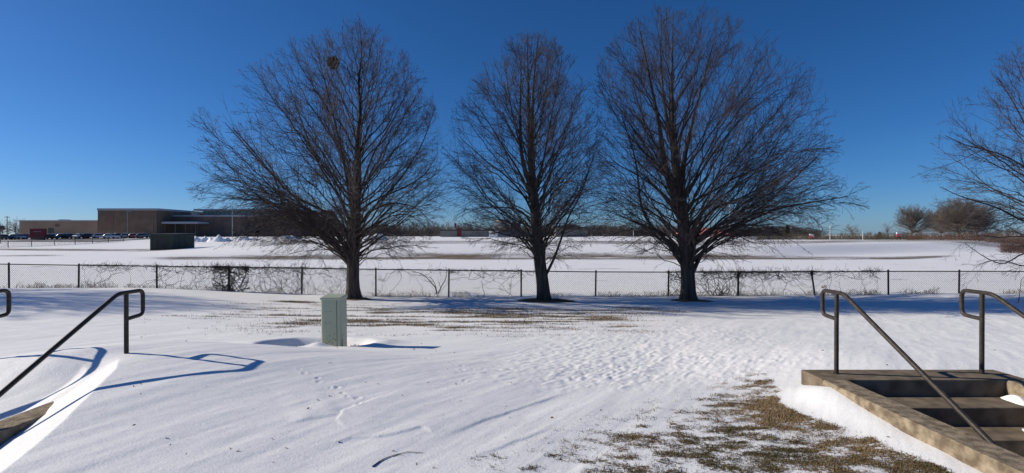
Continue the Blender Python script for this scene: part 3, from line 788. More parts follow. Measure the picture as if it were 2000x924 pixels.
vine('bare_vine', 308, 440, 36, 2, 'bare vine hanging along the top rail left of the thick vine-wrapped post', thick=.009, up=.6)
vine('bare_vine', 420, 480, 52, 3, 'thickest dark vine clump, wrapped round a fence post left of the cabinet', 447, .017)
vine('bare_vine', 480, 590, 46, 4, 'dense bare vine in the panel just right of the vine-wrapped post', thick=.010)
vine('bare_vine', 592, 676, 26, 5, 'bare vine behind the left tree trunk, left side of it', thick=.008)
vine('bare_vine', 700, 870, 12, 6, 'sparse thin vine right of the left tree trunk', thick=.007, up=.6)
vine('bare_vine', 885, 1060, 22, 7, 'bare vine looping along the rail left of the middle tree trunk', thick=.010, up=.3)
vine('bare_vine', 1308, 1335, 18, 8, 'dark bare vine between a post and the right tree trunk', thick=.011)
vine('bare_vine', 1360, 1445, 52, 9, 'dense dark bare vine just right of the right tree trunk', 1408, .011)
vine('bare_vine', 1446, 1585, 54, 10, 'long bare vine matted under the rail up to the leaning post', thick=.010, up=.4)
vine('bare_vine', 1590, 1710, 24, 11, 'thinning bare vine right of the leaning fence post', thick=.008, up=.4)

# small forked shrub by the fence
g = np.random.default_rng(3)
sb = at(853, 572, FD - .15); sp = lambda px, py: at(px, py, FD - .15)
br = [[sp(853, 574), sp(851, 563), sp(843, 553), sp(832, 541), sp(818, 533), sp(805, 531)], [sp(853, 573), sp(851, 560), sp(846, 548), sp(838, 540)],
      [sp(856, 573), sp(862, 560), sp(870, 545), sp(873, 530), sp(870, 522)], [sp(856, 572), sp(860, 563), sp(858, 552)], [sp(846, 550), sp(835, 550), sp(822, 545)]]
P = np.array([resample(b, 12) for b in br]); Rr = np.outer([.026, .018, .022, .012, .010], 1 - 0.75 * np.linspace(0, 1, 12))
P2, R2 = spawn(g, P, Rr, 0.15, 0.3, 0.7, lambda L, t: 0.3 + 0 * t, 5, lambda h: 0.1 + 0 * h, 0.01, 0.004, 0.08)
V, F = merge([tubes(P, Rr, 6), tubes(P2, R2, 3)])
tag(mesh_np('bare_shrub', V, F, M['vine']), 'small forked leafless shrub against the fence, midway between the left and middle trees', 'shrub')

# dry weeds along the fence foot
def weeds():
    n = 5200
    px = rng.uniform(-100, 2080, n); dens = fbm(px / 60, 0 * px, 7, 3)
    px = px[rng.uniform(0, 1, n) < sstep(0.35, 0.7, dens)]; n = len(px)
    d = FD + rng.normal(-0.02, 0.12, n); X = (px - 1000) / 1000 * d; Z = ground(X, d, False)
    h = 0.22 * rng.uniform(0.2, 1.3, n) * (0.4 + fbm(px / 25, 0 * px + 3, 9, 2))
    P = np.zeros((n, 3, 3)); an = rng.normal(0, 0.35, n); 
    P[:, 0] = np.stack([X, d, Z - .02], 1); P[:, 1] = P[:, 0] + np.stack([an * h * .5, 0 * h, h * .6], 1); P[:, 2] = P[:, 1] + np.stack([an * h * 1.0, 0 * h, h * .35], 1)
    return tubes(P, np.full((n, 3), .004), 3)
V, F = weeds(); tag(mesh_np('dry_weeds', V, F, M['weed'], smooth=False), 'dry brown weeds along the foot of the chain-link fence', 'weeds', kind='stuff')

# ------------------------------------------------------------------ stairs with side walls, and handrails
def stairs(x_shift, label):
    r = empty('concrete_stairs', (x_shift + 0.5 * (SX0 + SX1), 5.95, 0))
    ox, oy = -0.5 * (SX0 + SX1), -5.95
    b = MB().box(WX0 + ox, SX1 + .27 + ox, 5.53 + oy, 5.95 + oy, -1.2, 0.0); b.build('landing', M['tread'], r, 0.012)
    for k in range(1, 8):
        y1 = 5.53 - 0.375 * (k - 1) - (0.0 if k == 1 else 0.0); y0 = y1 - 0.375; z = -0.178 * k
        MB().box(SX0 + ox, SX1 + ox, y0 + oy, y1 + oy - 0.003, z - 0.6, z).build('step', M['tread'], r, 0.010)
    for xa, xb in ((WX0, SX0 - .003), (SX1 + .003, SX1 + .27)):
        # long wall with a level top, chipped slightly along its edges
        ys = np.linspace(0.8, 5.527, 60); V = []; Fs = []
        for i, y in enumerate(ys):
            w = 0.006 * (vnoise(y * 3.1, xa, 5) - .5); zt = -0.004 + 0.008 * (vnoise(y * 2.3, xa, 9) - .5)
            V += [(xa + w + ox, y + oy, -1.9), (xb + ox, y + oy, -1.9), (xb - .012 + w + ox, y + oy, zt - .0), (xb + ox, y + oy, zt - .014), (xa + .014 + w + ox, y + oy, zt), (xa + w + ox, y + oy, zt - .016)]
        o6 = [0, 1, 3, 2, 4, 5]
        for i in range(len(ys) - 1):
            for k in range(6):
                a, c = o6[k], o6[(k + 1) % 6]; Fs.append((i*6+a, (i+1)*6+a, (i+1)*6+c, i*6+c))
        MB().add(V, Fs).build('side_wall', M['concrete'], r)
    tag(r, label, 'stairs'); return r
stairs(0, 'bare brown concrete stairs going down between level side walls at lower right')
stairs(LSH, 'concrete stairs buried in drifted snow at lower left, one side wall showing')

def arc(pts, rad, n=6):
    """round the corners of a polyline"""
    pts = [Vector(p) for p in pts]; out = [pts[0]]
    for i in range(1, len(pts) - 1):
        a, b, c = pts[i-1], pts[i], pts[i+1]
        u = (a - b); v = (c - b); k = min(rad, u.length * .49, v.length * .49); p, q = b + u.normalized() * k, b + v.normalized() * k
        for j in range(n + 1):
            t = j / n; out.append((1-t)**2 * p + 2*t*(1-t) * b + t*t * q)
    out.append(pts[-1]); return out

def handrail(x, label):
    r = empty('handrail', (x, 5.77, 0))
    MB().tube([(0, 0, -0.05), (0, 0, 0.90)], 0.0235, 16).build('post', M['railpaint'], r)
    p = arc([(0, 0.0, 0.615), (0, 0.26, 0.63), (0, 0.26, 0.915), (0, -0.12, 0.915), (0, -1.86, -0.02), (0, -1.96, -0.075)], 0.07)
    MB().tube(p, 0.0225, 16).build('rail', M['railpaint'], r)
    MB().tube([(0, 0, -0.01), (0, 0, 0.008)], 0.034, 16).build('collar', M['railpaint'], r)
    tag(r, label, 'handrail', 'handrails of the two stairs'); return r
handrail(3.66, 'brown pipe handrail sloping across the bare stairs, a leaf scrap on its loop')
handrail(5.30, 'brown pipe handrail at the far right edge beyond the bare stairs')
handrail(-4.35, 'dark pipe handrail sloping down left beside the snow-filled stairs, post standing in snow')
handrail(-5.93, 'dark handrail at the left edge of which just the looped end shows')
tag(leaf_ball('leaf_scrap', (3.66, 6.00, 0.955), 0.035, 60, M['leaf'], 8, .6), 'scrap of wet dead leaves lying on the loop of the nearer right handrail', 'leaves')

# snow lying on the steps
def snow_heap(name, cx, cy, cz, rx, ry, h, label, seed):
    n = 40; X, Y = np.meshgrid(np.linspace(-1, 1, n), np.linspace(-1, 1, n)); a = np.hypot(X, Y) + 0.35 * (fbm(X * 1.6 + seed, Y * 1.6, seed, 3) - .5)
    Z = h * (sstep(1.0, 0.1, a) * 1.25 - 0.12)
    V = np.stack([X * rx + cx, Y * ry + cy, Z + cz], -1).reshape(-1, 3); i = (np.arange(n-1)[:, None] * n + np.arange(n-1)[None, :]).ravel()
    o = mesh_np(name, V, np.stack([i, i+1, i+n+1, i+n], 1), M['snow']); tag(o, label, 'snow heap'); return o
snow_heap('snow_heap', 5.27, 5.34, -0.180, .09, .20, .06, 'small white snow wedge on the top step against the right side wall', 2)
snow_heap('snow_heap', 5.18, 4.97, -0.358, .24, .16, .05, 'larger white snow drift on the second step by the right side wall', 4)
snow_heap('snow_heap', 4.86, 4.58, -0.536, .34, .18, .10, 'white snow drift on the third step at the right edge', 6)

# ------------------------------------------------------------------ utility cabinet
cab = empty('utility_cabinet', (-3.115, 8.98, -0.46)); cab.rotation_euler = (R(-0.5), R(-0.8), 0)
tag(cab, 'pale green metal utility cabinet with rust specks standing in a snow pit', 'utility box')
w, dp, hh = 0.176, 0.17, 0.955
MB().box(-w, w, -dp, dp, -0.15, hh - .01).build('body', M['cabinet'], cab, 0.035, 4)
lid = MB()
lv = [(-w-.008, -dp-.01, hh - .055), (w+.008, -dp-.01, hh - .055), (w+.008, dp+.01, hh - .055), (-w-.008, dp+.01, hh - .055),
      (-w-.008, -dp-.01, hh - .012), (w+.008, -dp-.01, hh - .012), (w+.008, dp+.01, hh + .012), (-w-.008, dp+.01, hh + .012)]
lid.add(lv, [(0,3,2,1),(4,5,6,7),(0,1,5,4),(1,2,6,5),(2,3,7,6),(3,0,4,7)])
lid.build('lid', M['cabinetlid'], cab, 0.014, 3)
spots = [(-.08, .70), (-.04, .70), (0, .70), (-.09, .50), (-.05, .50), (-.01, .50), (-.12, .22), (-.06, .235), (0, .225), (.05, .23), (-.10, .17), (-.03, .185), (-.07, .15), (.02, .16), (-.02, .28), (.08, .21), (-.12, .14), (.1, .12), (.06, .31)]
for sx, sz in spots:
    s = random.uniform(.004, .009)
    n = 7; ring = [(sx + s * math.cos(6.283*k/n) * random.uniform(.7, 1.3), -dp - .002, sz + s * 1.2 * math.sin(6.283*k/n) * random.uniform(.7, 1.3)) for k in range(n)]
    MB().add(ring, [tuple(range(n))]).build('rust_speck', M['rust'], cab)
for sy, sz, s in ((-.10, .27, .012), (-.115, .20, .016), (-.10, .15, .014), (-.12, .10, .02), (.02, .12, .01)):
    n = 7; ring = [(w + .002, sy + s * math.cos(6.283*k/n) * random.uniform(.6, 1.2), sz + s * 1.6 * math.sin(6.283*k/n) * random.uniform(.7, 1.3)) for k in range(n)]
    MB().add(ring, [tuple(range(n))]).build('rust_speck', M['rust'], cab)
MB().box(w - .075, w - .068, -dp - .003, -dp - .001, .0, hh - .07).build('door_seam', M['rust'], cab)

# fallen twigs lying on the snow
def fallen(name, pts, label, r=0.006, seed=0):
    g = np.random.default_rng(seed)
    q = [(x, d, gz(x, d) + dz) for x, d, dz in pts]
    P = resample(q, 12)[None]; P[0, :, 2] = np.maximum(P[0, :, 2], ground(P[0, :, 0], P[0, :, 1]) + r)
    Rr = r * (1 - .6 * np.linspace(0, 1, 12))[None]
    P2, R2 = spawn(g, P, Rr, 0.12, 0.3, 0.5, lambda L, t: 0.12 + 0 * t, 4, lambda h: 0 * h, 0.02, 0.0022, 0.05)
    P2[:, :, 2] = ground(P2[:, :, 0], P2[:, :, 1]) + .006
    V, F = merge([tubes(P, Rr, 6), tubes(P2, R2, 4)]); o = mesh_np(name, V, F, M['vine']); tag(o, label, 'twig', 'twigs fallen on the snow')
fallen('fallen_twig', [(-1.00, 3.66, 0), (-.96, 3.76, .002), (-.90, 3.84, .003), (-.80, 3.92, 0)], 'forked dead twig half buried in snow at the bottom of the picture, left of centre', .0045, 1)

# ------------------------------------------------------------------ background: shed
SD = 74.0
xl, xc, xr_ = at(293, 490, SD)[0], at(338, 490, SD)[0], at(372, 488, SD + 5)[0]
shed = empty('storage_shed', (xc, SD, -0.85)); tag(shed, 'low dark green-grey metal shed standing alone in the snowy field at left', 'shed')
wv = MB(); lx = xl - xc
h = 2.42; dpt = 5.0
wv.box(lx, 0, 0, dpt, -.3, h)
for k in range(17): wv.box(lx + .1 + k * (-lx - .2) / 16 - .035, lx + .1 + k * (-lx - .2) / 16 + .035, -.035, -.001, 0, h - .05)
for k in range(18): wv.box(.001, .035, .15 + k * .275 - .035, .15 + k * .275 + .035, 0, h - .05)
wv.build('wall', M['shed'], shed)
rf = MB(); rf.add([(lx-.15, -.15, h), (.15, -.15, h), (.15, dpt+.15, h+.10), (lx-.15, dpt+.15, h+.10), (lx-.15, -.15, h+.10), (.15, -.15, h+.10), (.15, dpt+.15, h+.2), (lx-.15, dpt+.15, h+.2)],
   [(0,3,2,1),(4,5,6,7),(0,1,5,4),(1,2,6,5),(2,3,7,6),(3,0,4,7)]); rf.build('roof', M['shed'], shed)
MB().box(lx + .9, lx + 2.4, -.06, -.036, .1, 1.95).build('door', M['darkroof'], shed)

# ------------------------------------------------------------------ background: school
def bld(name, px0, px1, pyt, d, depth, wallm, label, coping=0.5, base=None, cm='coping'):
    x0, x1, zt = at(px0, 0, d)[0], at(px1, 0, d)[0], at(0, pyt, d)[2]
    zb = gz(0.5 * (x0 + x1), d) - 1.0 if base is None else base
    r = empty(name, (0.5 * (x0 + x1), d, zb)); hw = 0.5 * (x1 - x0); H = zt - zb
    MB().box(-hw, hw, 0, depth, 0, H - coping).build('wall', M[wallm], r)
    MB().box(-hw - .15, hw + .15, -.15, depth + .15, H - coping, H).build('coping', M[cm], r)
    tag(r, label, 'building'); return r, hw, H
b1, hw, H = bld('low_school_wing', 38, 190, 430, 200, 40, 'tanbrick', 'long low tan brick building at far left behind the parked cars', 0.35)
for px in (97, 103): 
    x = at(px, 0, 200)[0] - b1.location.x; MB().box(x - .5, x + .5, -.12, -.002, 1.7 + .7, 3.6 + .7).build('window', M['glass'], b1)
x = at(112, 0, 200)[0] - b1.location.x; MB().box(x - .8, x + .8, -.1, -.002, 4.9, 5.9).build('wall_plaque', M['darkbrick'], b1)
x = at(98, 0, 200)[0] - b1.location.x; MB().box(x - 1.2, x + 1.2, 5, 8, H, H + .4).build('roof_unit', M['greymetal'], b1)
b2, hw, H = bld('gymnasium', 191, 308, 407, 185, 34, 'brick', 'tall plain brown brick gymnasium block with pale roof edge at far left', 0.75)
MB().box(-hw + 2.8, -hw + 5.6, -.1, -.002, H - 7.0, H - 2.0).build('faded_mural', mat('faded_mural', (0.22, 0.10, 0.085), 0.9, (0.20, 0.13, 0.095), 0.5), b2)
MB().box(hw - .12, hw + .06, -.25, -.155, 0, H - .8).build('downpipe', M['darkroof'], b2)
b3, hw, H = bld('link_building', 309, 470, 420, 193, 30, 'darkbrick', 'long dark brick link building with a pale canopy right of the gymnasium', 0.6)
x0, x1 = at(315, 0, 186)[0] - b3.location.x, at(386, 0, 186)[0] - b3.location.x
zc = at(0, 437, 186)[2] - b3.location.z
MB().box(x0, x1, -7, -.01, zc, zc + .75).build('canopy', M['coping'], b3)
for k in range(4): MB().box(x0 + 1 + k * (x1 - x0 - 2) / 3 - .12, x0 + 1 + k * (x1 - x0 - 2) / 3 + .12, -6.6, -6.36, 0, zc).build('canopy_post', M['darkbrick'], b3)
x = at(366, 0, 193)[0] - b3.location.x; MB().box(x - 1, x + 1, 4, 6, H, H + .7).box(x - 1.3, x + 1.3, 3.8, 6.2, H + .7, H + .95).build('roof_unit', M['greymetal'], b3)
b4, hw, H = bld('glazed_hall', 392, 590, 421, 205, 36, 'darkbrick', 'brick hall with a green glass clerestory under a flat overhanging roof', 0.3)
zr = at(0, 408.5, 205)[2] - b4.location.z
MB().box(-hw + .6, hw - .6, .6, 30, H, zr - .6).build('clerestory_glass', M['greenglass'], b4)
for k in range(26): MB().box(-hw + .6 + k * (2 * hw - 1.3) / 25, -hw + .75 + k * (2 * hw - 1.3) / 25, .5, .597, H, zr - .6).build('mullion', M['coping'], b4)
MB().box(-hw - 2.0, hw + 1.0, -1.4, 32, zr - .6, zr).build('roof', M['coping'], b4)
for k in range(5):
    x = -hw + 5 + k * 8; MB().box(x, x + 3.2, -.1, -.002, 2.2, 4.8).build('window', M['glass'], b4)

# maroon sign in front of the low wing
s0, s1 = at(58, 0, 148), at(88, 0, 148)
sg = empty('school_sign', (0.5 * (s0[0] + s1[0]), 148, gz(-137, 148))); hw = 0.5 * (s1[0] - s0[0]); tag(sg, 'wide maroon sign board standing before the low tan building', 'sign')
MB().box(-hw, hw, 0, .5, .9, 3.3).build('board', M['signred'], sg)
MB().box(-hw + .2, hw - .2, .05, .45, -.3, .9).build('base', M['darkbrick'], sg)
tl = MB()
for k in range(9): tl.box(-hw + 1.2 + k * .24, -hw + 1.32 + k * .24 + .05, -.03, -.002, 2.35, 2.55)
tl.build('lettering', mat('lettering', (0.45, 0.30, 0.30), 0.8), sg)

# parked cars
carp = {}
for cn, cc in (('black', (.02, .02, .024)), ('white', (.75, .75, .76)), ('silver', (.42, .43, .45)), ('red', (.30, .06, .06)), ('grey', (.12, .125, .135)), ('blue', (.05, .07, .13))):
    carp[cn] = mat(cn + '_paint', cc, 0.25, spec=0.5)
def car_mesh():
    prof = [(-2.2, .35), (-2.25, .8), (-2.1, .95), (-1.75, 1.0), (-1.35, 1.46), (-.5, 1.52), (.35, 1.48), (1.0, 1.0), (1.9, .88), (2.22, .72), (2.25, .35)]
    V = []; n = len(prof)
    for s in (-1, 1):
        for x, z in prof: V.append((x, s * (0.88 if z < 1.1 else 0.70), z))
    F = [tuple(range(n)), tuple(range(n, 2*n))[::-1]] + [(i, i + n, (i+1) % n + n, (i+1) % n) for i in range(n)]
    return V, F
CV, CF = car_mesh()
def make_car(color, suv=False):
    r = empty('parked_car'); MB().add(CV, CF).build('body', carp[color], r, 0.05)
    gl = MB()
    for s in (-1, 1):
        gl.add([(-1.45, s*.885, 1.02), (.85, s*.885, 1.02), (.32, s*.735, 1.42), (-1.25, s*.735, 1.42)], [(0, 1, 2, 3)])
    gl.add([(1.02, -.8, 1.03), (1.02, .8, 1.03), (.42, .66, 1.46), (.42, -.66, 1.46)], [(0, 1, 2, 3)]).add([(-1.78, -.8, 1.03), (-1.78, .8, 1.03), (-1.42, .66, 1.44), (-1.42, -.66, 1.44)], [(0, 1, 2, 3)])
    gl.build('windows', M['glass'], r)
    for x in (-1.4, 1.4):
        for s in (-1, 1): MB().tube([(x, s*.70, .33), (x, s*.90, .33)], .33, 14).build('wheel', M['tyre'], r)
    MB().box(-1.3, .3, -.6, .6, 1.525, 1.60).build('roof_snow', M['snow'], r, .03)
    return r
protos = {c: make_car(c) for c in carp}; used = {c: False for c in carp}
cars = [(8, 150, 'black', 0, 'dark car at the far left edge of the row'), (33, 152, 'silver', 0, 'silver car between the left edge and the maroon sign'),
    (48, 154, 'red', 0, 'reddish car just left of the maroon sign'), (97, 152, 'black', 0, 'dark car just right of the maroon sign'),
    (114, 158, 'white', 25, 'white car second right of the maroon sign'), (126, 156, 'black', 0, 'black car with snowy roof before the end of the low tan wing'),
    (141, 158, 'grey', 20, 'dark grey car right of the black snowy-roofed car'), (160, 158, 'white', 80, 'white car parked nose-on left of the gymnasium'),
    (176, 158, 'black', 10, 'black car by the left corner of the gymnasium'), (198, 158, 'silver', 10, 'silver car below the faded mural on the gymnasium'),
    (217, 156, 'white', 0, 'white car below the middle of the gymnasium'), (234, 160, 'blue', 60, 'dark blue car below the gymnasium, right of the white one'),
    (250, 160, 'silver', 10, 'silver car below the right half of the gymnasium'), (266, 160, 'red', 0, 'dull red car near the right corner of the gymnasium'),
    (281, 160, 'grey', 5, 'grey car left of the dark metal shed')]
for px, d, c, rot, lab in cars:
    x = (px - 1000) / 1000 * d; loc = (x, d, gz(x, d) + 0.06)
    if not used[c]:
        r = protos[c]; r.location = loc; r.rotation_euler = (0, 0, R(rot)); used[c] = True
    else: r = dup(protos[c], loc, R(rot))
    tag(r, lab, 'car', 'cars parked by the school')

# poles
def pole(name, px, pyt, d, r, m, label, cat, arm=None, base=None):
    x = (px - 1000) / 1000 * d; zb = gz(x, d); zt = at(0, pyt, d)[2]
    o = empty(name, (x, d, zb)); MB().tube([(0, 0, -.2), (0, 0, zt - zb)], [r, r * .7], 8).build('pole', m, o)
    if arm == 'cross': MB().box(-1.3, 1.3, -.08, .08, zt - zb - .6, zt - zb - .4).build('crossarm', m, o)
    if arm == 'lamp': MB().box(-.1, 1.3, -.12, .12, zt - zb - .05, zt - zb + .12).build('lamp_head', m, o)
    if arm == 'flood': MB().box(-.9, .9, -.15, .15, zt - zb - .9, zt - zb).build('lamp_head', m, o)
    tag(o, label, cat); return o
pole('utility_pole', 14, 422, 230, .18, M['polewood'], 'wooden utility pole with a crossarm at the far left', 'pole', 'cross')
pole('light_pole', 300, 424, 150, .12, M['darkroof'], 'dark light pole rising behind the metal shed', 'pole')
pole('light_pole', 249, 413, 165, .08, M['greymetal'], 'thin pale light pole before the gymnasium wall', 'pole', 'lamp')
pole('street_sign_post', 1, 441, 120, .07, M['darkroof'], 'dark thin post with a small panel at the left edge', 'post', 'flood')
pole('light_pole', 454, 404, 160, .14, M['greymetal'], 'pale pole before the glazed hall', 'pole')
pole('light_pole', 1425, 393, 150, .10, M['white'], 'tall thin white pole behind the right tree', 'pole')
pole('light_pole', 786, 406, 190, .07, M['greymetal'], 'thin grey pole above the far woods right of the left tree', 'pole')
fp = pole('flag_pole', 887, 406, 190, .10, M['greymetal'], 'thin pole carrying a small maroon banner left of the middle tree', 'flagpole')
hz = at(0, 436, 190)[2] - fp.location.z; hb = at(0, 444, 190)[2] - fp.location.z
MB().box(.15, .8, -.03, .03, hb, hz).build('banner', M['banner'], fp)
for px, pt, pb, lab in ((1621, 440, 467, 'tall white goal post upright right of the three trees'), (1685, 452, 469, 'shorter white upright post farther right in the field')):
    pole('goal_post', px, pt, 105, .05, M['white'], lab, 'goal post')
for px in (1237, 1391, 1312): pole('fence_marker', px, 448 if px != 1391 else 447, 140, .06, M['white'],
    {1237: 'short pale post before the far woods, between the middle and right trees', 1391: 'short pale post beside the red-roofed building', 1312: 'short pale post left of the right tree trunk'}[px], 'post')

# far chain fence on the left
ff = empty('field_fence', (-92, 95, -.8)); tag(ff, 'distant low wire fence crossing the snowy field at far left', 'fence')
fpx = [-30, 16, 62, 107, 147, 181, 212, 242]; fd = [88, 92, 98, 105, 112, 120, 128, 136]; fpts = []
for px, d in zip(fpx, fd):
    x = (px - 1000) / 1000 * d; z = gz(x, d); fpts.append((x + 92, d - 95, z + .8 + 1.2))
    MB().tube([(x + 92, d - 95, z + .6), (x + 92, d - 95, z + 2.05)], .055, 8).build('post', M['post'], ff)
MB().tube(fpts, .03, 6).build('top_rail', M['post'], ff)
MB().tube([(a, b, c - 1.1) for a, b, c in fpts], .025, 6).build('bottom_rail', M['post'], ff)
wm = MB()
for i in range(len(fpts) - 1):
    a, b = Vector(fpts[i]), Vector(fpts[i+1]); n = 46
    for k in range(n):
        p = a.lerp(b, k / n); q = a.lerp(b, min(1, (k + 6) / n)); wm.tube([p, q - Vector((0, 0, 1.1))], .005, 3, False); wm.tube([p - Vector((0, 0, 1.1)), q], .005, 3, False)
wm.build('wire_mesh', M['wire'], ff)

# ploughed snow piles
def pile(px, d, wpx, hpx, label, seed):
    g0 = gz((px - 1000) / 1000 * d, d); wx = wpx / 1000 * d / 2; n = 48
    X, Y = np.meshgrid(np.linspace(-1, 1, n), np.linspace(-1, 1, n)); a = np.hypot(X, Y)
    Z = hpx / 1000 * d * sstep(1, .45, a) * (0.10 + 1.2 * np.clip(fbm(X * 3.0 + seed, Y * 2, seed, 5) * 1.7 - .45, 0, 1)) - 0.1
    V = np.stack([X * wx, Y * wx * .5, Z], -1).reshape(-1, 3); i = (np.arange(n-1)[:, None] * n + np.arange(n-1)[None, :]).ravel()
    o = mesh_np('snow_pile', V, np.stack([i, i+1, i+n+1, i+n], 1), M['snow']); o.location = ((px - 1000) / 1000 * d, d, g0); tag(o, label, 'snow pile', 'ploughed snow piles'); return o
pile(383, 120, 70, 13, 'ploughed snow pile directly right of the metal shed', 3)
pile(430, 116, 60, 13, 'second ploughed snow pile, before the dark brick building', 5)
pile(480, 120, 80, 9, 'low wide snow pile under the branches of the left tree', 8)
pile(560, 120, 90, 8, 'low snow pile in front of the dark evergreen', 12)
pile(732, 112, 60, 12, 'peaked snow pile just right of the left tree trunk', 14)
pile(325, 110, 50, 7, 'small snow pile showing over the metal shed roof', 17)

# ------------------------------------------------------------------ background: buildings in the middle and right
b5, hw, H = bld('brick_field_house', 860, 955, 449, 170, 10, 'siding', 'low flat grey-brown building with a maroon door, left of the middle tree', 0.3, cm='darkroof')
x = at(897, 0, 170)[0] - b5.location.x; MB().box(x - .75, x + .75, -.1, -.002, 0, 1.0 + 2.9).build('door', M['signred'], b5)
b6, hw, H = bld('white_kiosk', 955, 972, 451, 150, 4, 'white', 'small white block building between the field house and the middle tree', 0.2, cm='white')
MB().box(-.5, .6, -.08, -.002, 1.9, 2.6).build('hatch', M['weed'], b6)
# press box on a stepped stand
pb = empty('grandstand', (at(1003, 0, 165)[0], 165, gz(0, 165))); tag(pb, 'grey grandstand with a dark raised press box behind the middle tree', 'grandstand')
zz = lambda py: at(0, py, 165)[2] - pb.location.z
st = MB()
for k in range(6): st.box(-5.6, 6.0, k * .7, k * .7 + .7, -.3, zz(464) + .2 + k * (zz(452) - zz(464)) / 6)
st.build('seating', M['greymetal'], pb)
MB().box(-1.0, 2.4, 4.3, 7, zz(446), zz(435)).build('press_box', M['darkroof'], pb)
for x in (-.8, 2.2, .7): MB().box(x - .12, x + .12, 4.2, 4.44, 0, zz(446)).build('support', M['coping'], pb)
MB().box(-5.8, 6.2, -.12, -.02, zz(464) + .2, zz(457)).build('banner', mat('grey_banner', (0.20, 0.20, 0.27), 0.8), pb)
wt = empty('water_tower', (at(981, 0, 260)[0], 260, gz(0, 260))); tag(wt, 'grey bowl-shaped water tank rising above the woods left of the middle tree', 'water tower')
zt = lambda py: at(0, py, 260)[2] - wt.location.z
MB().tube([(0, 0, zt(450)), (0, 0, zt(445)), (0, 0, zt(440)), (0, 0, zt(433)), (0, 0, zt(430)), (0, 0, zt(429))], [1.4, 2.6, 3.6, 4.2, 4.0, 1.0], 24).build('tank', M['greymetal'], wt)
MB().tube([(0, 0, -.5), (0, 0, zt(449))], 1.3, 14).build('stem', M['greymetal'], wt)

# house with hipped roof
hs = empty('hip_roofed_house', (at(1116, 0, 170)[0], 170, gz(20, 170) - .3)); tag(hs, 'dark grey house with a hipped roof right of the middle tree', 'house')
z1 = at(0, 449, 170)[2] - hs.location.z; z2 = at(0, 437.5, 170)[2] - hs.location.z
MB().box(-5.0, 5.4, 0, 9, 0, z1).build('wall', M['siding'], hs)
MB().add([(-5.5, -.5, z1), (5.9, -.5, z1), (5.9, 9.5, z1), (-5.5, 9.5, z1), (-2.0, 4.5, z2), (1.6, 4.5, z2)], [(0, 1, 5, 4), (1, 2, 5), (2, 3, 4, 5), (3, 0, 4), (0, 3, 2, 1)]).build('roof', M['darkroof'], hs)
MB().box(-3.5, -2.3, -.08, -.002, 1.2, 2.4).build('window', M['glass'], hs)

rh = empty('red_roofed_building', (at(1380, 0, 185)[0], 185, gz(70, 185) - .3)); tag(rh, 'low building with a bright salmon-red roof behind the right tree', 'building')
z1 = at(0, 458, 185)[2] - rh.location.z; z2 = at(0, 446, 185)[2] - rh.location.z
MB().box(-8, 8, 0, 9, 0, z1).build('wall', M['siding'], rh)
MB().add([(-8.5, -.6, z1), (8.5, -.6, z1), (8.5, 9.6, z1), (-8.5, 9.6, z1), (-8.0, 4.5, z2), (7, 4.5, z2)], [(0, 1, 5, 4), (1, 2, 5), (2, 3, 4, 5), (3, 0, 4), (0, 3, 2, 1)]).build('roof', M['redroof'], rh)
MB().box(-9, 9, -3, -2.8, 0, 1.3).build('low_wall', M['redroof'], rh)

def board(px, pyt, pyb, wpx, d, label, flip=False):
    x = (px - 1000) / 1000 * d; zb = gz(x, d); o = empty('field_sign', (x, d, zb)); hw = wpx / 2000 * d
    a, b = at(0, pyt, d)[2] - zb, at(0, pyb, d)[2] - zb; m = a - (a - b) * .42
    MB().box(-hw, hw, 0, .25, b, m).build('lower_panel', M['brightred'], o)
    MB().box(-hw, hw, 0, .25, m + .003, a).build('upper_panel', M['white'], o)
    k = MB()
    for i in range(3): k.box(-hw + .12 + i * hw * .62, -hw + .12 + i * hw * .62 + hw * .32, -.02, -.002, b + (m - b) * (.25 + .2 * (i % 2)), b + (m - b) * (.6 + .2 * (i % 2)))
    k.build('white_marks', M['white'], o)
    for s in (-1, 1): MB().box(s * hw * .8 - .06, s * hw * .8 + .06, .05, .2, -.2, b).build('leg', M['post'], o)
    tag(o, label, 'sign')
board(1586, 457, 464.5, 9, 108, 'small red and white board at the field edge, right of the three trees')
board(1756, 453.5, 462.5, 8, 108, 'small red and white board beside the rounded grey trees at right')

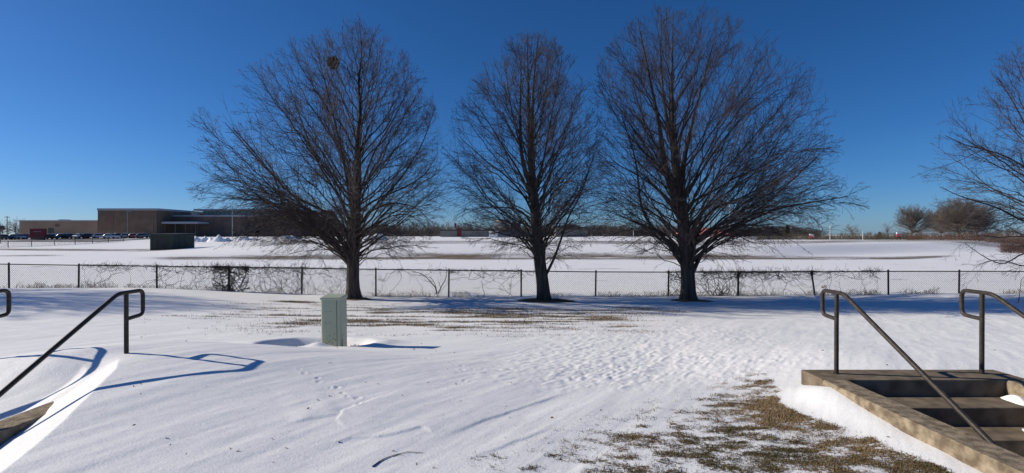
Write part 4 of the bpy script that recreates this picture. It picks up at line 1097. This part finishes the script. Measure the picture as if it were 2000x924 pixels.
# ------------------------------------------------------------------ background: far trees
def round_tree(seed, H, W, n1=34, dense=0.5, mats=('fartwig', 'fartwig'), low=0.16, rm=0.020):
    g = np.random.default_rng(seed); K = 8
    f = g.uniform(0, 1, n1); ph = np.arange(n1) * 2.4 + g.normal(0, .3, n1)
    h1 = H * (low + (1 - low) * f ** .8); rr = W / 2 * np.sqrt(np.clip(1 - ((h1 / H - .48) / .54) ** 2, .03, 1)) * g.uniform(.6, 1, n1)
    e = np.stack([np.cos(ph) * rr, np.sin(ph) * rr, h1], 1); p0 = np.stack([0 * h1, 0 * h1, np.minimum(H * .1 + .35 * h1, .7 * H)], 1)
    c = p0 + (e - p0) * .5; c[:, 2] += .10 * rr
    s = np.linspace(0, 1, K)[None, :, None]
    P1 = (1-s)**2 * p0[:, None] + 2*s*(1-s) * c[:, None] + s*s * e[:, None]; R1 = np.clip(.02 * H * (1 - .85 * s[:, :, 0]) * .6, rm, 9) + 0 * P1[:, :, 0]
    P2, R2 = spawn(g, P1, R1, .42 / dense, .2, .7, lambda L, t: (1 - .5 * t) * L * .42 + .3, 4, lambda h: .15 + 0 * h, .012, rm, .06, H)
    P3, R3 = spawn(g, P2, R2, .30 / dense, .1, .7, lambda L, t: (1 - .5 * t) * L * .5 + .2, 3, lambda h: .1 + 0 * h, .012, rm * .75, .0, H)
    tr = np.array([[[0, 0, -.4], [0, 0, H * .2], [.1, 0, H * .45], [0, .1, H * .8]]]); tR = np.array([[.024 * H, .018 * H, .012 * H, .004 * H]])
    return tubes(tr, tR, 8), merge([tubes(P1, R1, 4), tubes(P2, R2, 3), tubes(P3, R3, 3)])
def far_tree(name, px, d, W, H, seed, label, cat='tree', group=None, mats=('fartwig', 'fartwig'), dense=.5, n1=34, low=.16, rm=.02):
    x = (px - 1000) / 1000 * d; r = empty(name, (x, d, gz(x, d)))
    a, b = round_tree(seed, H, W, n1, dense, mats, low, rm)
    mesh_np('trunk', *a, M[mats[0]], r); mesh_np('crown', *b, M[mats[1]], r); tag(r, label, cat, group); return r
FT = 'rounded grey trees at the right field edge'
far_tree('leafless_tree', 1781, 118, 8.0, 7.0, 1, 'rounded grey leafless tree, leftmost of the clump beside the red and white board', group=FT, dense=1.3, n1=80, rm=.016)
far_tree('leafless_tree', 1873, 122, 11.5, 9.0, 2, 'tallest rounded grey leafless tree in the middle of the right-hand clump', group=FT, dense=1.3, n1=100, rm=.016)
far_tree('leafless_tree', 1838, 128, 9.0, 7.2, 3, 'grey leafless tree between the clump\'s tallest tree and its leftmost one', group=FT, dense=1.3, n1=80, rm=.016)
far_tree('leafless_tree', 1908, 126, 8.5, 7.6, 4, 'grey leafless tree at the right shoulder of the clump', group=FT, dense=1.3, n1=80, rm=.016)
far_tree('leafless_tree', 1664, 190, 6.0, 4.4, 5, 'small rounded bare tree on the skyline between the two white posts', dense=.6, rm=.025)
far_tree('leafless_tree', 1733, 150, 3.6, 4.0, 6, 'small bare sapling left of the rounded grey trees', dense=.5, rm=.018)
far_tree('leafless_tree', 30, 235, 8, 8, 7, 'bare tree left of the low tan building, right of the utility pole', dense=.45, rm=.03)
far_tree('leafless_tree', 4, 235, 8, 7.0, 8, 'bare tree at the far left edge behind the cars', dense=.45, rm=.03)

# brush along the right field edge
def brush_mass(name, pxa, pxb, d0, d1, hpx, n, m, label, seed, r=.012, cat='brush', kind='stuff'):
    g = np.random.default_rng(seed)
    d = g.uniform(d0, d1, n); px = g.uniform(pxa, pxb, n); X = (px - 1000) / 1000 * d; Z = ground(X, d, False)
    h = hpx / 1000 * d * (0.35 + 1.1 * fbm(px / 22, d / 6, seed, 3)) * g.uniform(.5, 1.1, n)
    K = 4; s = np.linspace(0, 1, K)[None, :, None]; dr = np.stack([g.normal(0, .38, n), g.normal(0, .38, n), np.ones(n)], 1)
    P = np.stack([X, d, Z - .05], 1)[:, None] + h[:, None, None] * (s * dr[:, None] + s * s * np.stack([g.normal(0, .25, n), 0 * h, -.1 + 0 * h], 1)[:, None])
    Rr = r * (1.2 - s[:, :, 0]) + 0 * P[:, :, 0]
    P2, R2 = spawn(g, P, Rr, .45, .25, .5, lambda L, t: .3 * L + .1, 3, lambda h: .05 + 0 * h, .02, r * .5, 0)
    V, F = merge([tubes(P, Rr, 3), tubes(P2, R2, 3)]); o = mesh_np(name, V, F, m, smooth=False); tag(o, label, cat, kind=kind); return o
brush_mass('dry_brush', 1770, 1960, 105, 116, 15, 2600, M['brush'], 'low brown brush under the rounded grey trees at the right field edge', 31)
brush_mass('dry_brush', 1480, 1800, 108, 118, 12, 4800, mat('olivebrush', (0.085, 0.075, 0.045), .9, (0.15, 0.12, 0.08), .4), 'low olive-brown hedge line along the field edge right of the three trees', 32)
brush_mass('dry_brush', 1925, 2120, 96, 112, 15, 3600, mat('greybrush', (0.16, 0.12, 0.10), .9, (0.23, 0.17, 0.14), .4), 'tall grey-brown thicket at the right edge behind the fence', 33, .014)
brush_mass('red_brush', 1955, 2090, 74, 88, 17, 2600, mat('redbrush', (0.10, 0.06, 0.05), .9, (0.16, 0.095, 0.075), .6), 'dense reddish-brown brush at the right edge of the field', 34, .010)
# far woods: one mass
def woods(name, spans, n, m, label, seed):
    g = np.random.default_rng(seed); protos = [round_tree(200 + k, 7.0, 5.2, 16, .26, rm=.05, low=.12) for k in range(4)]
    parts = []
    pxs = np.concatenate([g.uniform(a, b, int(n * (b - a) / sum(q - p for p, q, _ in spans))) for a, b, _ in spans])
    hp = np.concatenate([np.full(int(n * (b - a) / sum(q - p for p, q, _ in spans)), hh) for a, b, hh in spans])
    for px, hq in zip(pxs, hp):
        d = g.uniform(225, 300); x = (px - 1000) / 1000 * d; k = hq / 1000 * d / 7.0 * g.uniform(.55, 1.12); (tv, tf), (cv, cf) = protos[int(g.integers(4))]
        a = g.uniform(0, 6.28); ca, sa = math.cos(a), math.sin(a)
        for v, f in ((tv, tf), (cv, cf)):
            w = np.stack([(v[:, 0] * ca - v[:, 1] * sa) * k + x, (v[:, 0] * sa + v[:, 1] * ca) * k + d, v[:, 2] * k + .6], 1); parts.append((w, f))
    V, F = merge(parts); o = mesh_np(name, V, F, m, smooth=False); tag(o, label, 'woods', kind='stuff')
woods('far_woods', [(520, 720, 27), (720, 1060, 27), (1060, 1330, 25), (1330, 1560, 22)], 380, M['woodtwig'], 'far line of dark leafless woods along the whole horizon behind the trees', 51)
woods('skyline_woods', [(1560, 1900, 10), (-260, 60, 18), (1880, 2300, 16)], 120, M['woodtwig'], 'thin low skyline of far leafless trees at both ends of the horizon', 52)
brush_mass('woods_undergrowth', 520, 1600, 215, 235, 17, 6500, M['woodtwig'], 'dark undergrowth along the foot of the far woods', 53, .06)

# evergreens
def spruce(px, d, H, W, label, seed, dense=1.0, flat=0.0, name='evergreen_tree'):
    g = np.random.default_rng(seed); x = (px - 1000) / 1000 * d; r = empty(name, (x, d, gz(x, d)))
    MB().tube([(0, 0, -.3), (0, 0, H * .5), (0, 0, H * .96)], [W * .05, W * .03, .02], 8).build('trunk', M['bark'], r)
    n = int(2600 * dense); t = g.uniform(0, 1, n) ** .75; h = H * (.04 + .96 * (1 - t)); ph = g.uniform(0, 6.283, n)
    prof = np.where(t > 0, (t ** (.9 - .55 * flat)), 0); lay = .78 + .22 * np.sin(h / H * 40 + 2 * np.sin(ph * 3))
    rr = W / 2 * prof * lay * (g.uniform(.25, 1, n) ** .5)
    c = np.stack([np.cos(ph) * rr, np.sin(ph) * rr, h], 1); out = np.stack([np.cos(ph), np.sin(ph), -.35 + 0 * ph], 1)
    L = (.06 * W + .05 * rr)[:, None] * g.uniform(.6, 1.4, n)[:, None]; sd_ = unit(np.cross(out, g.normal(0, 1, (n, 3)))) * L * .5
    V = np.stack([c - out * L, c + sd_, c + out * L, c - sd_], 1).reshape(-1, 3)
    mesh_np('foliage', V, np.arange(n)[:, None] * 4 + np.arange(4), M['spruce'], r, smooth=False); tag(r, label, 'evergreen tree'); return r
spruce(610, 165, 8.6, 8.0, 'broad dark evergreen at the left of the pair behind the left tree', 1, 1.6, .9)
spruce(645, 168, 8.7, 7.6, 'broad dark evergreen at the right of the pair, touching the left tree trunk', 2, 1.6, .9)
spruce(1538, 150, 3.8, 2.6, 'small pointed dark evergreen on the skyline at the tip of the right tree', 3, .5)
spruce(1718, 130, 1.7, 1.6, 'tiny dark evergreen bush left of the rounded grey trees', 4, .3, .6)
spruce(1093, 190, 4.6, 3.0, 'small dark evergreen left of the hip-roofed house', 5, .5)
